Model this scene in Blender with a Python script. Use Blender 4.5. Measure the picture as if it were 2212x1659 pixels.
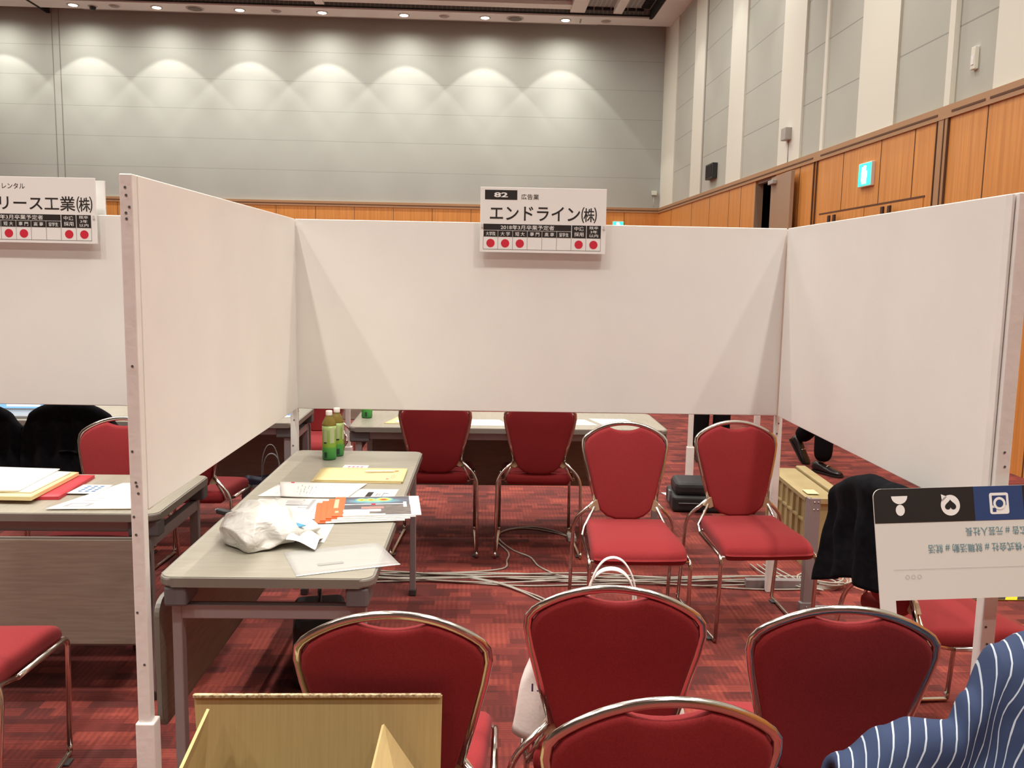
import bpy, bmesh, math, random
from mathutils import Vector, Matrix, noise
S = bpy.context.scene
for o in list(bpy.data.objects): bpy.data.objects.remove(o)
COL = S.collection
PI = math.pi
random.seed(7)

# ------------------------------------------------------------------ camera
cam_d = bpy.data.cameras.new('camera')
cam_d.sensor_width = 36.0
cam_d.lens = 1900 / 2212 * 36.0
cam_d.clip_end = 200
cam = bpy.data.objects.new('camera', cam_d); COL.objects.link(cam)
def cam_matrix(p, r, y, h):
    f = Vector((math.sin(y)*math.cos(p), math.cos(y)*math.cos(p), -math.sin(p)))
    rt = Vector((math.cos(y), -math.sin(y), 0)); up = rt.cross(f)
    r2 = rt*math.cos(r) + up*math.sin(r); u2 = -rt*math.sin(r) + up*math.cos(r)
    m = Matrix((r2, u2, -f)).transposed().to_4x4(); m.translation = (0, 0, h)
    return m
cam.matrix_world = cam_matrix(.1240, .01845, .0216, 1.56)
S.camera = cam

# ------------------------------------------------------------------ world, exposure
w = bpy.data.worlds.new('world'); S.world = w; w.use_nodes = True
w.node_tree.nodes['Background'].inputs[0].default_value = (.9, .93, 1, 1)
w.node_tree.nodes['Background'].inputs[1].default_value = .05
S.view_settings.view_transform = 'Standard'; S.view_settings.look = 'None'
S.view_settings.gamma = 1; S.view_settings.use_curve_mapping = False
S.view_settings.exposure = 0.10

HALL = .0225                       # the hall is turned a little against the booths
XR, YB, ZC, ZW = 4.4955, 21.64, 7.37, 3.22
def hall(x, y, z=0):
    c, s = math.cos(HALL), math.sin(HALL)
    return Vector((c*x - s*y, s*x + c*y, z))
def lamp(kind, name, loc, power, color, rot=(0, 0, 0), **kw):
    d = bpy.data.lights.new(name, kind); d.energy = power; d.color = color
    for k, v in kw.items(): setattr(d, k, v)
    o = bpy.data.objects.new(name, d); COL.objects.link(o)
    o.location = loc; o.rotation_euler = rot
    return o
WARM = (1, .945, .85); WARM2 = (1, .965, .90)
# ceiling downlights over the booths
for x in (-7.6, -4.1, -2.1, 2.2, 4.0):
    for y in (-3.6, -.8, 1.9, 5.6, 9.5, 13.5):
        pw = {-3.6: 480, -.8: 560, 1.9: 540, 5.6: 400, 9.5: 340, 13.5: 190}[y]
        if x == 4.0: pw *= .6
        lamp('SPOT', 'hall_downlight', hall(x, y, 7.3), pw, WARM, spot_size=1.85, spot_blend=.9, shadow_soft_size=.09)
# soft fill: unseen area lamps added below the ceiling, no fixtures there
for x, y, pw in ((-5.5, 3.0, 170), (0.4, 3.0, 170), (-5, 10, 160), (0, 10.5, 160), (-8, 15, 100), (-3, 15.5, 100), (2, 15.5, 100), (-8, 18.5, 50), (-3, 18.5, 50), (2, 18.5, 50)):
    lamp('AREA', 'ceiling_fill', hall(x, y, 7.2), pw, WARM2, shape='RECTANGLE', size=2.4, size_y=2.4)

# ------------------------------------------------------------------ helpers
def tag(o, label=None, cat=None, group=None, kind=None):
    if label: o['label'] = label
    if cat: o['category'] = cat
    if group: o['group'] = group
    if kind: o['kind'] = kind
    return o
def empty(name, label, cat, loc=(0, 0, 0), rz=0, group=None, rot=None):
    o = bpy.data.objects.new(name, None); COL.objects.link(o)
    o.location = loc; o.rotation_euler = rot if rot else (0, 0, rz)
    o.empty_display_size = .05
    return tag(o, label, cat, group)
def copy_tree(o, parent=None):
    c = o.copy(); COL.objects.link(c); c.parent = parent
    for ch in list(o.children): copy_tree(ch, c)
    return c

class MB:
    def __init__(s): s.bm = bmesh.new(); s.uv = None
    def box(s, x0, x1, y0, y1, z0, z1, bev=0, seg=2):
        v = [s.bm.verts.new((x, y, z)) for x in (x0, x1) for y in (y0, y1) for z in (z0, z1)]
        fs = [s.bm.faces.new([v[i] for i in q]) for q in ((0,1,3,2),(4,6,7,5),(0,4,5,1),(2,3,7,6),(0,2,6,4),(1,5,7,3))]
        if bev:
            es = list({e for f in fs for e in f.edges})
            bmesh.ops.bevel(s.bm, geom=es, offset=bev, segments=seg, affect='EDGES', profile=.5)
        return s
    def prism(s, pts, z0, z1, bev=0):
        a = [s.bm.verts.new((p[0], p[1], z0)) for p in pts]; b = [s.bm.verts.new((p[0], p[1], z1)) for p in pts]
        n = len(pts); f0 = s.bm.faces.new(a[::-1]); f1 = s.bm.faces.new(b)
        for i in range(n): s.bm.faces.new((a[i], a[(i+1) % n], b[(i+1) % n], b[i]))
        if bev:
            es = list(f1.edges) + list(f0.edges)
            bmesh.ops.bevel(s.bm, geom=es, offset=bev, segments=2, affect='EDGES', profile=.5)
        return s
    def poly(s, pts3, thick=0, n=None):
        v = [s.bm.verts.new(p) for p in pts3]; f = s.bm.faces.new(v)
        if thick:
            f.normal_update(); nn = Vector(n) if n else f.normal
            b = [s.bm.verts.new(Vector(p) - nn*thick) for p in pts3]
            s.bm.faces.new(b[::-1]); k = len(v)
            for i in range(k): s.bm.faces.new((v[i], b[i], b[(i+1) % k], v[(i+1) % k]))
        return s
    def tube(s, path, r, n=10, cap=True, ry=None):
        path = [Vector(p) for p in path]; rings = []
        t0 = (path[1]-path[0]).normalized()
        up = Vector((0, 0, 1)) if abs(t0.z) < .9 else Vector((0, 1, 0))
        nrm = (up - t0*up.dot(t0)).normalized()
        for i, p in enumerate(path):
            if i == 0: t = t0
            elif i == len(path)-1: t = (path[-1]-path[-2]).normalized()
            else: t = ((path[i+1]-p).normalized() + (p-path[i-1]).normalized()).normalized()
            nrm = (nrm - t*nrm.dot(t)).normalized(); b = t.cross(nrm)
            rr = r[i] if isinstance(r, (list, tuple)) else r
            r2 = ry if ry else rr
            rings.append([s.bm.verts.new(p + nrm*rr*math.cos(2*PI*k/n) + b*r2*math.sin(2*PI*k/n)) for k in range(n)])
        for a, c in zip(rings, rings[1:]):
            for k in range(n): s.bm.faces.new((a[k], a[(k+1) % n], c[(k+1) % n], c[k])).smooth = True
        if cap: s.bm.faces.new(rings[0][::-1]); s.bm.faces.new(rings[-1])
        return s
    def lathe(s, prof, n=24, c=(0, 0), wob=None):
        rings = []
        for r, z in prof:
            rings.append([s.bm.verts.new((c[0]+r*math.cos(2*PI*k/n), c[1]+r*math.sin(2*PI*k/n), z)) for k in range(n)])
        for a, b in zip(rings, rings[1:]):
            for k in range(n): s.bm.faces.new((a[k], a[(k+1) % n], b[(k+1) % n], b[k])).smooth = True
        s.bm.faces.new(rings[0][::-1]); s.bm.faces.new(rings[-1])
        return s
    def grid(s, nu, nv, fn, closed_u=False, uvs=True):
        if uvs and not s.uv: s.uv = s.bm.loops.layers.uv.new('UVMap')
        V = [[s.bm.verts.new(fn(i/(nu-1) if not closed_u else i/nu, j/(nv-1))) for j in range(nv)] for i in range(nu)]
        rng = range(nu) if closed_u else range(nu-1)
        for i in rng:
            for j in range(nv-1):
                i2 = (i+1) % nu
                f = s.bm.faces.new((V[i][j], V[i2][j], V[i2][j+1], V[i][j+1])); f.smooth = True
                if uvs:
                    for l, (a, b) in zip(f.loops, ((i, j), (i+1, j), (i+1, j+1), (i, j+1))): l[s.uv].uv = (a/(nu-1), b/(nv-1))
        return V
    def move(s, m):
        bmesh.ops.transform(s.bm, matrix=m, verts=s.bm.verts); return s
    def build(s, name, mat, parent=None, recalc=True, smooth=None):
        if recalc: bmesh.ops.recalc_face_normals(s.bm, faces=s.bm.faces)
        if smooth is not None:
            for f in s.bm.faces: f.smooth = smooth
        me = bpy.data.meshes.new(name); s.bm.to_mesh(me); s.bm.free()
        me.materials.append(mat)
        o = bpy.data.objects.new(name, me); COL.objects.link(o); o.parent = parent
        return o
def fillet(pts, r, seg=5):
    pts = [Vector(p) for p in pts]; out = [pts[0]]
    for a, b, c in zip(pts, pts[1:], pts[2:]):
        rr = min(r, (a-b).length*.48, (c-b).length*.48)
        p, q = b + (a-b).normalized()*rr, b + (c-b).normalized()*rr
        for i in range(seg+1):
            t = i/seg; out.append(p*(1-t)**2 + b*2*t*(1-t) + q*t*t)
    out.append(pts[-1]); return out
def rrect(x0, x1, y0, y1, r, seg=5):
    out = []
    for cx, cy, a in ((x1-r, y1-r, 0), (x0+r, y1-r, 90), (x0+r, y0+r, 180), (x1-r, y0+r, 270)):
        for i in range(seg+1):
            t = math.radians(a + 90*i/seg); out.append((cx + r*math.cos(t), cy + r*math.sin(t)))
    return out
def spline(pts, n=8):
    P = [Vector(p) for p in pts]; P = [P[0]*2-P[1]] + P + [P[-1]*2-P[-2]]; out = []
    for i in range(1, len(P)-2):
        for k in range(n):
            t = k/n; a, b, c, d = P[i-1], P[i], P[i+1], P[i+2]
            out.append(.5*((2*b) + (c-a)*t + (2*a-5*b+4*c-d)*t*t + (3*b-a-3*c+d)*t**3))
    out.append(P[-2]); return out
def pillow(outline, th, rnd, surf, name, mat, parent, crown=0.0, n_in=9):
    """cushion from a closed 2D outline: rounded rim, both faces, mapped through surf(u, v, w)"""
    n = len(outline); P = [Vector((p[0], p[1])) for p in outline]
    area = sum(P[i].x*P[(i+1) % n].y - P[(i+1) % n].x*P[i].y for i in range(n))
    sg = 1 if area > 0 else -1
    N = []
    for i in range(n):
        t = (P[(i+1) % n] - P[i-1]).normalized(); N.append(Vector((-t.y, t.x))*sg)
    c = sum(P, Vector((0, 0)))/n
    bm = MB(); b = bm.bm
    def ring(pts, wv): return [b.verts.new(surf(p.x, p.y, wv)) for p in pts]
    half = []
    for k in range(5):
        a = PI/2*k/4
        half.append(([c + (P[i]-c)*(1 - rnd*(1-math.cos(a))/max((P[i]-c).length, rnd*1.5)) for i in range(n)], (th/2-min(rnd, th/2)) + min(rnd, th/2)*math.sin(a)))
    base = half[-1][0]; wv = half[-1][1]
    for k in range(1, n_in):
        s = 1 - k/n_in
        half.append(([c + (p-c)*s for p in base], wv + crown*(1-s*s)))
    top = [ring(p, w_) for p, w_ in half]; bot = [ring(p, -w_) for p, w_ in half]
    for R in (top, bot):
        for a, q in zip(R, R[1:]):
            for i in range(n): b.faces.new((a[i], a[(i+1) % n], q[(i+1) % n], q[i])).smooth = True
        cv = b.verts.new(sum((v.co for v in R[-1]), Vector())/n)
        for i in range(n): b.faces.new((R[-1][i], R[-1][(i+1) % n], cv)).smooth = True
    for i in range(n): b.faces.new((top[0][i], top[0][(i+1) % n], bot[0][(i+1) % n], bot[0][i])).smooth = True
    return bm.build(name, mat, parent)

# ------------------------------------------------------------------ materials
def mat(name, color, rough=.6, metal=0, **kw):
    m = bpy.data.materials.new(name); m.use_nodes = True
    p = m.node_tree.nodes['Principled BSDF']
    p.inputs['Base Color'].default_value = (*color, 1); p.inputs['Roughness'].default_value = rough
    p.inputs['Metallic'].default_value = metal
    for k, v in kw.items():
        p.inputs[k].default_value = v
    return m
def nt(m): return m.node_tree.nodes, m.node_tree.links, m.node_tree.nodes['Principled BSDF']
def noise_mix(m, c1, c2, scale, detail=3, stretch=(1, 1, 1), lo=.35, hi=.65, bump=0, bscale=None, coord='Object'):
    N, L, P = nt(m)
    tc = N.new('ShaderNodeTexCoord'); mp = N.new('ShaderNodeMapping'); mp.inputs['Scale'].default_value = stretch
    L.new(tc.outputs[coord], mp.inputs['Vector'])
    n = N.new('ShaderNodeTexNoise'); n.inputs['Scale'].default_value = scale; n.inputs['Detail'].default_value = detail
    L.new(mp.outputs[0], n.inputs['Vector'])
    r = N.new('ShaderNodeValToRGB'); r.color_ramp.elements[0].position = lo; r.color_ramp.elements[1].position = hi
    r.color_ramp.elements[0].color = (*c1, 1); r.color_ramp.elements[1].color = (*c2, 1)
    L.new(n.outputs[0], r.inputs[0]); L.new(r.outputs[0], P.inputs['Base Color'])
    if bump:
        b = N.new('ShaderNodeBump'); b.inputs['Strength'].default_value = bump; b.inputs['Distance'].default_value = .002
        n2 = N.new('ShaderNodeTexNoise'); n2.inputs['Scale'].default_value = bscale or scale*4; n2.inputs['Detail'].default_value = 4
        L.new(mp.outputs[0], n2.inputs['Vector']); L.new(n2.outputs[0], b.inputs['Height']); L.new(b.outputs[0], P.inputs['Normal'])
    return m
def glow(name, color, strength, base=(0.02, .02, .02)):
    m = mat(name, base, .5); P = nt(m)[2]
    P.inputs['Emission Color'].default_value = (*color, 1); P.inputs['Emission Strength'].default_value = strength
    return m
M = {}
M['paint'] = noise_mix(mat('white_painted_board', (.8, .78, .74), .45), (.82, .805, .775), (.85, .835, .80), 3, bump=.12, bscale=60)
M['post'] = noise_mix(mat('white_painted_wood', (.8, .78, .74), .4), (.78, .765, .73), (.84, .82, .79), 9, bump=.35, bscale=45)
M['chip'] = mat('bare_screw_hole', (.10, .09, .09), .6)
M['fabric'] = noise_mix(mat('red_fabric', (.5, .03, .04), .9), (.225, .009, .012), (.265, .013, .017), 260, bump=.15, bscale=900)
nt(M['fabric'])[2].inputs['Sheen Weight'].default_value = .04
M['chrome'] = mat('chrome_tube', (.66, .62, .57), .16, 1)
M['glide'] = mat('dark_plastic_glide', (.05, .045, .045), .5)
M['bracket'] = mat('beige_plastic_bracket', (.42, .30, .19), .45)
M['laminate'] = noise_mix(mat('grey_beige_laminate', (.5, .46, .38), .33), (.31, .288, .232), (.37, .345, .285), 6, stretch=(14, 1.0, 1), lo=.3, hi=.7)
M['edge'] = mat('olive_grey_edge', (.20, .185, .16), .45)
M['frame'] = mat('lilac_grey_steel', (.31, .275, .28), .4, .25)
M['bracket2'] = mat('dark_grey_casting', (.12, .115, .12), .5)
M['modesty'] = noise_mix(mat('brown_grey_modesty', (.3, .25, .2), .5), (.235, .19, .15), (.285, .235, .185), 7, stretch=(1, 1, 16))
M['white'] = mat('white_card', (.82, .81, .79), .55)
M['paper'] = mat('white_paper', (.86, .85, .82), .6)
M['cream'] = mat('pale_yellow_envelope', (.80, .66, .33), .6)
M['redpaper'] = mat('red_envelope', (.55, .035, .05), .5)
M['black'] = mat('black_print', (.018, .015, .014), .55)
M['red'] = mat('red_dot_print', (.60, .02, .045), .55)
M['pink'] = mat('pink_print', (.75, .10, .18), .55)
M['bluedot'] = mat('blue_dot_print', (.06, .16, .36), .55)
M['gray'] = mat('grey_print', (.38, .38, .40), .6)
M['lightgray'] = mat('pale_grey_print', (.60, .59, .59), .6)
M['teal'] = mat('teal_print', (.10, .24, .29), .6)
M['orange'] = mat('orange_print', (.78, .16, .05), .45)
M['cable'] = mat('beige_cable', (.40, .37, .32), .5)
M['khaki'] = noise_mix(mat('khaki_plastic', (.45, .36, .18), .5), (.40, .32, .155), (.47, .38, .20), 5)
M['cardboard'] = noise_mix(mat('cardboard', (.5, .35, .16), .75), (.47, .355, .155), (.51, .385, .175), 14, stretch=(14, 1, .5))
M['cutboard'] = noise_mix(mat('corrugated_edge', (.5, .4, .25), .8), (.22, .15, .08), (.66, .52, .32), 160)
M['blackcloth'] = noise_mix(mat('black_cloth', (.012, .012, .016), .95), (.0035, .0035, .005), (.007, .007, .0095), 40, bump=.2, bscale=300)
M['suit'] = mat('black_suit_cloth', (.006, .006, .007), .95)
for k_ in ('blackcloth', 'suit'): nt(M[k_])[2].inputs['Specular IOR Level'].default_value = .12
M['leather'] = mat('black_leather', (.015, .013, .013), .3)
M['bagcloth'] = mat('black_nylon', (.017, .017, .018), .6)
M['navy'] = mat('navy_bag', (.014, .015, .04), .6)
M['strap'] = mat('grey_strap', (.16, .16, .17), .7)
M['canvas'] = noise_mix(mat('white_canvas', (.75, .71, .67), .8), (.70, .66, .62), (.78, .75, .71), 8, bump=.3, bscale=120)
M['violet'] = mat('violet_print', (.05, .03, .16), .6)
M['skin'] = mat('skin', (.55, .33, .24), .5)
M['hair'] = mat('black_hair', (.012, .01, .01), .5)
M['shirt'] = mat('white_shirt', (.75, .74, .72), .7)
M['doorwood'] = mat('brown_door_leaf', (.38, .25, .16), .4)
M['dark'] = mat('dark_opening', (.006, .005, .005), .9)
M['beige'] = mat('beige_ceiling', (.82, .81, .78), .7)
M['boxgray'] = mat('grey_device', (.42, .40, .37), .5)
M['blackbox'] = mat('black_device', (.025, .024, .024), .5)
M['lampglow'] = glow('lamp_glow', (1, .93, .78), 14)
M['trimring'] = mat('lamp_trim', (.5, .47, .42), .4)
M['exitgreen'] = glow('exit_green', (.05, .80, .50), 1.6, (.0, .3, .2))
M['exitwhite'] = glow('exit_white', (.85, 1, .97), 2.2, (.6, .6, .6))
M['screen'] = glow('laptop_screen', (.25, .55, .95), 1.1)
M['screenw'] = glow('laptop_window', (.85, .93, 1), 1.2)
M['laptop'] = mat('grey_laptop', (.30, .32, .35), .35, .5)
M['blueboard'] = mat('blue_print', (.022, .055, .17), .45)
M['boardblack'] = mat('black_board_print', (.010, .008, .007), .6)
M['boardwhite'] = mat('white_board_card', (.66, .65, .61), .35)
M['salmon'] = noise_mix(mat('salmon_carpet_mat', (.4, .16, .12), .95), (.36, .13, .09), (.46, .19, .14), 120)
M['cap'] = mat('white_bottle_cap', (.82, .80, .76), .4)
M['gray_noodle'] = mat('dark_brown_panel', (.05, .035, .03), .6)

def wood_mat():
    m = mat('cherry_wood', (.4, .15, .05), .38); N, L, P = nt(m)
    tc = N.new('ShaderNodeTexCoord'); mp = N.new('ShaderNodeMapping'); mp.inputs['Scale'].default_value = (28, 28, .8)
    L.new(tc.outputs['Object'], mp.inputs[0])
    n = N.new('ShaderNodeTexNoise'); n.inputs['Scale'].default_value = 1.2; n.inputs['Detail'].default_value = 3
    L.new(mp.outputs[0], n.inputs['Vector'])
    r = N.new('ShaderNodeValToRGB'); r.color_ramp.elements[0].position = .3; r.color_ramp.elements[1].position = .7
    r.color_ramp.elements[0].color = (.62, .245, .055, 1); r.color_ramp.elements[1].color = (.78, .34, .09, 1)
    L.new(n.outputs[0], r.inputs[0]); L.new(r.outputs[0], P.inputs['Base Color'])
    return m
M['wood'] = wood_mat()
M['woodrail'] = mat('rail_wood', (.44, .245, .12), .45)
M['groove'] = mat('wood_groove', (.11, .045, .018), .7)

def joint_mat(name, c1, axis, joints, width=.008, dark=.55):
    """plaster panel with thin horizontal joints at the given heights (object z)"""
    m = mat(name, c1, .85); N, L, P = nt(m)
    tc = N.new('ShaderNodeTexCoord'); sp = N.new('ShaderNodeSeparateXYZ'); L.new(tc.outputs['Object'], sp.inputs[0])
    prev = None
    for j in joints:
        c = N.new('ShaderNodeMath'); c.operation = 'COMPARE'; c.inputs[1].default_value = j; c.inputs[2].default_value = width
        L.new(sp.outputs[2], c.inputs[0])
        if prev:
            a = N.new('ShaderNodeMath'); a.operation = 'MAXIMUM'; L.new(prev.outputs[0], a.inputs[0]); L.new(c.outputs[0], a.inputs[1]); prev = a
        else: prev = c
    n = N.new('ShaderNodeTexNoise'); n.inputs['Scale'].default_value = 1.1; L.new(tc.outputs['Object'], n.inputs['Vector'])
    r = N.new('ShaderNodeValToRGB'); r.color_ramp.elements[0].position = .3; r.color_ramp.elements[1].position = .7
    r.color_ramp.elements[0].color = (*[x*.94 for x in c1], 1); r.color_ramp.elements[1].color = (*c1, 1)
    L.new(n.outputs[0], r.inputs[0])
    mx = N.new('ShaderNodeMix'); mx.data_type = 'RGBA'
    L.new(prev.outputs[0], mx.inputs[0]); L.new(r.outputs[0], mx.inputs[6]); mx.inputs[7].default_value = (*[x*dark for x in c1], 1)
    L.new(mx.outputs[2], P.inputs['Base Color'])
    return m
JZ = (3.93, 4.62, 5.30, 5.98, 6.65)
M['wallgrey'] = joint_mat('grey_wall_panel', (.44, .46, .425), 2, JZ, .006, .72)
M['wallgrey2'] = joint_mat('grey_wall_panel_right', (.49, .50, .435), 2, JZ, .007, .6)
M['pilaster'] = mat('cream_pilaster', (.76, .76, .66), .85)

def grid_mat():
    m = mat('ceiling_grid', (.15, .14, .13), .7); N, L, P = nt(m)
    tc = N.new('ShaderNodeTexCoord'); b = N.new('ShaderNodeTexBrick'); b.offset = 0; b.squash = 1
    b.inputs['Scale'].default_value = 1; b.inputs['Brick Width'].default_value = .1; b.inputs['Row Height'].default_value = .1
    b.inputs['Mortar Size'].default_value = .012; b.inputs['Color1'].default_value = (.24, .24, .23, 1); b.inputs['Color2'].default_value = (.27, .27, .26, 1)
    b.inputs['Mortar'].default_value = (.42, .42, .40, 1)
    L.new(tc.outputs['Object'], b.inputs['Vector']); L.new(b.outputs[0], P.inputs['Base Color'])
    return m
M['grid'] = grid_mat()

def carpet_mat():
    m = mat('red_block_carpet', (.3, .05, .04), .95); N, L, P = nt(m)
    tc = N.new('ShaderNodeTexCoord')
    def brick(w_, h_, c1, c2, off, rot=0, seed=(0, 0, 0)):
        mp = N.new('ShaderNodeMapping'); mp.inputs['Rotation'].default_value = (0, 0, rot); mp.inputs['Location'].default_value = seed
        L.new(tc.outputs['Object'], mp.inputs[0])
        b = N.new('ShaderNodeTexBrick'); b.offset = off; b.offset_frequency = 2; b.squash = .6; b.squash_frequency = 3
        b.inputs['Scale'].default_value = 1; b.inputs['Brick Width'].default_value = w_; b.inputs['Row Height'].default_value = h_
        b.inputs['Mortar Size'].default_value = 0; b.inputs['Color1'].default_value = (*c1, 1); b.inputs['Color2'].default_value = (*c2, 1)
        L.new(mp.outputs[0], b.inputs['Vector']); return b
    b1 = brick(.17, .055, (0, 0, 0), (1, 1, 1), .37)
    b2 = brick(.11, .085, (0, 0, 0), (1, 1, 1), .6, 0, (.33, .71, 0))
    b3 = brick(.42, .16, (0, 0, 0), (1, 1, 1), .4, 0, (.13, .21, 0))
    a = N.new('ShaderNodeMix'); a.data_type = 'RGBA'; a.inputs[0].default_value = .28
    L.new(b1.outputs[0], a.inputs[6]); L.new(b2.outputs[0], a.inputs[7])
    a2 = N.new('ShaderNodeMix'); a2.data_type = 'RGBA'; a2.inputs[0].default_value = .3
    L.new(a.outputs[2], a2.inputs[6]); L.new(b3.outputs[0], a2.inputs[7])
    r = N.new('ShaderNodeValToRGB'); e = r.color_ramp.elements
    e[0].position = .15; e[0].color = (.070, .011, .009, 1); e[1].position = .9; e[1].color = (.27, .048, .032, 1)
    x = e.new(.5); x.color = (.150, .022, .017, 1)
    L.new(a2.outputs[2], r.inputs[0])
    # fine ribs, in some blocks across, in some along
    wv = N.new('ShaderNodeTexWave'); wv.bands_direction = 'X'; wv.inputs['Scale'].default_value = 14; wv.inputs['Distortion'].default_value = .6
    wh = N.new('ShaderNodeTexWave'); wh.bands_direction = 'Y'; wh.inputs['Scale'].default_value = 22; wh.inputs['Distortion'].default_value = .6
    L.new(tc.outputs['Object'], wv.inputs[0]); L.new(tc.outputs['Object'], wh.inputs[0])
    g = N.new('ShaderNodeMath'); g.operation = 'GREATER_THAN'; g.inputs[1].default_value = .5; L.new(b2.outputs[0], g.inputs[0])
    mw = N.new('ShaderNodeMix'); L.new(g.outputs[0], mw.inputs[0]); L.new(wh.outputs['Fac'], mw.inputs[2]); L.new(wv.outputs['Fac'], mw.inputs[3])
    ns = N.new('ShaderNodeTexNoise'); ns.inputs['Scale'].default_value = 90; ns.inputs['Detail'].default_value = 3; L.new(tc.outputs['Object'], ns.inputs['Vector'])
    ad = N.new('ShaderNodeMath'); ad.operation = 'MULTIPLY_ADD'; ad.inputs[1].default_value = .55; L.new(mw.outputs[0], ad.inputs[0]); L.new(ns.outputs[0], ad.inputs[2])
    mr = N.new('ShaderNodeMapRange'); mr.inputs[1].default_value = .2; mr.inputs[2].default_value = 1.1; mr.inputs[3].default_value = .72; mr.inputs[4].default_value = 1.22
    L.new(ad.outputs[0], mr.inputs[0])
    mu = N.new('ShaderNodeMix'); mu.data_type = 'RGBA'; mu.blend_type = 'MULTIPLY'; mu.inputs[0].default_value = 1
    L.new(r.outputs[0], mu.inputs[6]); L.new(mr.outputs[0], mu.inputs[7]); L.new(mu.outputs[2], P.inputs['Base Color'])
    bp = N.new('ShaderNodeBump'); bp.inputs['Strength'].default_value = .3; bp.inputs['Distance'].default_value = .004
    L.new(ad.outputs[0], bp.inputs['Height']); L.new(bp.outputs[0], P.inputs['Normal'])
    return m
M['carpet'] = carpet_mat()

# ================================================================== the hall
def hb(name, m, x0, x1, y0, y1, z0, z1, bev=0, parent=None, kind='structure'):
    o = MB().box(x0, x1, y0, y1, z0, z1, bev).build(name, m, parent)
    if parent is None: o.rotation_euler.z = HALL
    if kind and parent is None: o['kind'] = kind
    return o
XL, YF = -14.5, -9
hb('floor', M['carpet'], XL, XR+.2, YF, YB+.2, -.1, 0)
wb_ = hb('wall_back', M['wallgrey'], XL, XR+.2, YB, YB+.2, 0, 7.7)
hb('wall_left', M['wallgrey2'], XL-.2, XL, YF, YB, 0, 7.7)
hb('wall_front', M['wallgrey2'], XL, XR, YF-.2, YF, 0, 7.7)
# right wall with the doorway at y 13.2..14.15 left open
mbr = MB()
mbr.box(XR, XR+.08, YF, 13.2, 0, 7.7); mbr.box(XR, XR+.08, 14.15, YB, 0, 7.7); mbr.box(XR, XR+.08, 13.2, 14.15, 3.06, 7.7)
wr = mbr.build('wall_right', M['wallgrey2']); wr.rotation_euler.z = HALL; wr['kind'] = 'structure'
# ceiling: beige band, grid fields, mesh strip by the back wall
cl = MB(); cl.box(XL, XR, 20.55, 21.16, ZC, ZC+.3); cl.box(XL, XR, YF, 20.55, ZC+.14, ZC+.44); cl.box(XL, XR, 21.16, YB, ZC+.10, ZC+.4)
ce = cl.build('ceiling', M['grid']); ce.rotation_euler.z = HALL; ce['kind'] = 'structure'
t = 1
def trim(m, *a, bev=0):
    global t
    o = hb('trim_%d' % t, m, *a, bev=bev); t += 1; return o
trim(M['beige'], XL, XR, 20.56, 21.16, ZC-.03, ZC+.001)
trim(M['beige'], XL, 2.35, 20.05, 20.38, ZC+.06, ZC+.15)
for x0, x1 in ((2.05, 2.38), (3.02, 3.22), (-3.6, -3.4)): trim(M['beige'], x0, x1, 14, 20.5, ZC+.03, ZC+.14)
trim(M['dark'], XL, XR, 20.50, 20.55, ZC+.0, ZC+.02)
for k in range(46): pass
sl = MB()
for k in range(70): sl.box(3.55-k*.19, 3.55-k*.19+.15, 20.40, 20.47, ZC+.09, ZC+.145)
o = sl.build('trim_%d' % t, M['dark']); o.rotation_euler.z = HALL; o['kind'] = 'structure'; t += 1
sl = MB()
for k in range(16): sl.box(3.62, 3.80, 20.2-k*.12, 20.2-k*.12+.07, ZC+.09, ZC+.145)
sl.box(3.86, 3.93, 14, 20.62, ZC-.032, ZC+.14)
o = sl.build('trim_%d' % t, M['dark']); o.rotation_euler.z = HALL; o['kind'] = 'structure'; t += 1
trim(M['beige'], 3.95, XR, 14, 20.56, ZC-.03, ZC+.12)
trim(M['beige'], XL, -9.95, 14, 20.56, ZC-.03, ZC+.12)
trim(M['dark'], -9.93, -9.86, 14, 21.6, ZC-.034, ZC+.12)
# blind boxes in the strip by the wall
trim(M['boxgray'], -9.0, 2.8, 21.3, 21.42, ZC+.02, ZC+.10)
# partition joint in the back wall
jm = mat('wall_joint', (.24, .235, .21), .7)
for x in (-9.86, -9.70): trim(jm, x, x+.022, YB-.004, YB+.01, ZW, 7.45)
trim(M['wallgrey'], -9.838, -9.70, YB-.012, YB+.01, ZW, 7.45)
# cream pilasters on the right wall
for y0, y1 in ((20.25, YB), (17.77, 18.61), (15.05, 15.94), (12.32, 13.21), (9.55, 10.48), (6.79, 7.71), (4.0, 4.9), (1.2, 2.1)):
    trim(M['pilaster'], XR-.03, XR, y0, y1, ZW, 7.5)
trim(M['pilaster'], XR-.02, XR, 11.53, 11.62, ZW, 7.5)
trim(M['pilaster'], XR-.05, XR, 8.38, 8.48, ZW, 7.5)
trim(jm, XR-.006, XR, 17.74, 17.77, ZW, 7.5)
# wooden dado: back wall
trim(M['wood'], XL, XR, YB-.04, YB, 0, ZW-.12)
trim(M['woodrail'], XL, XR, YB-.055, YB, ZW-.12, ZW)
trim(M['groove'], XL, XR-.05, YB-.058, YB-.05, ZW-.075, ZW-.055)
gm = MB()
for k in range(20): gm.box(3.6-k*.93, 3.61-k*.93, YB-.043, YB-.03, 0, ZW-.12)
o = gm.build('trim_%d' % t, M['groove']); o.rotation_euler.z = HALL; o['kind'] = 'structure'; t += 1
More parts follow.
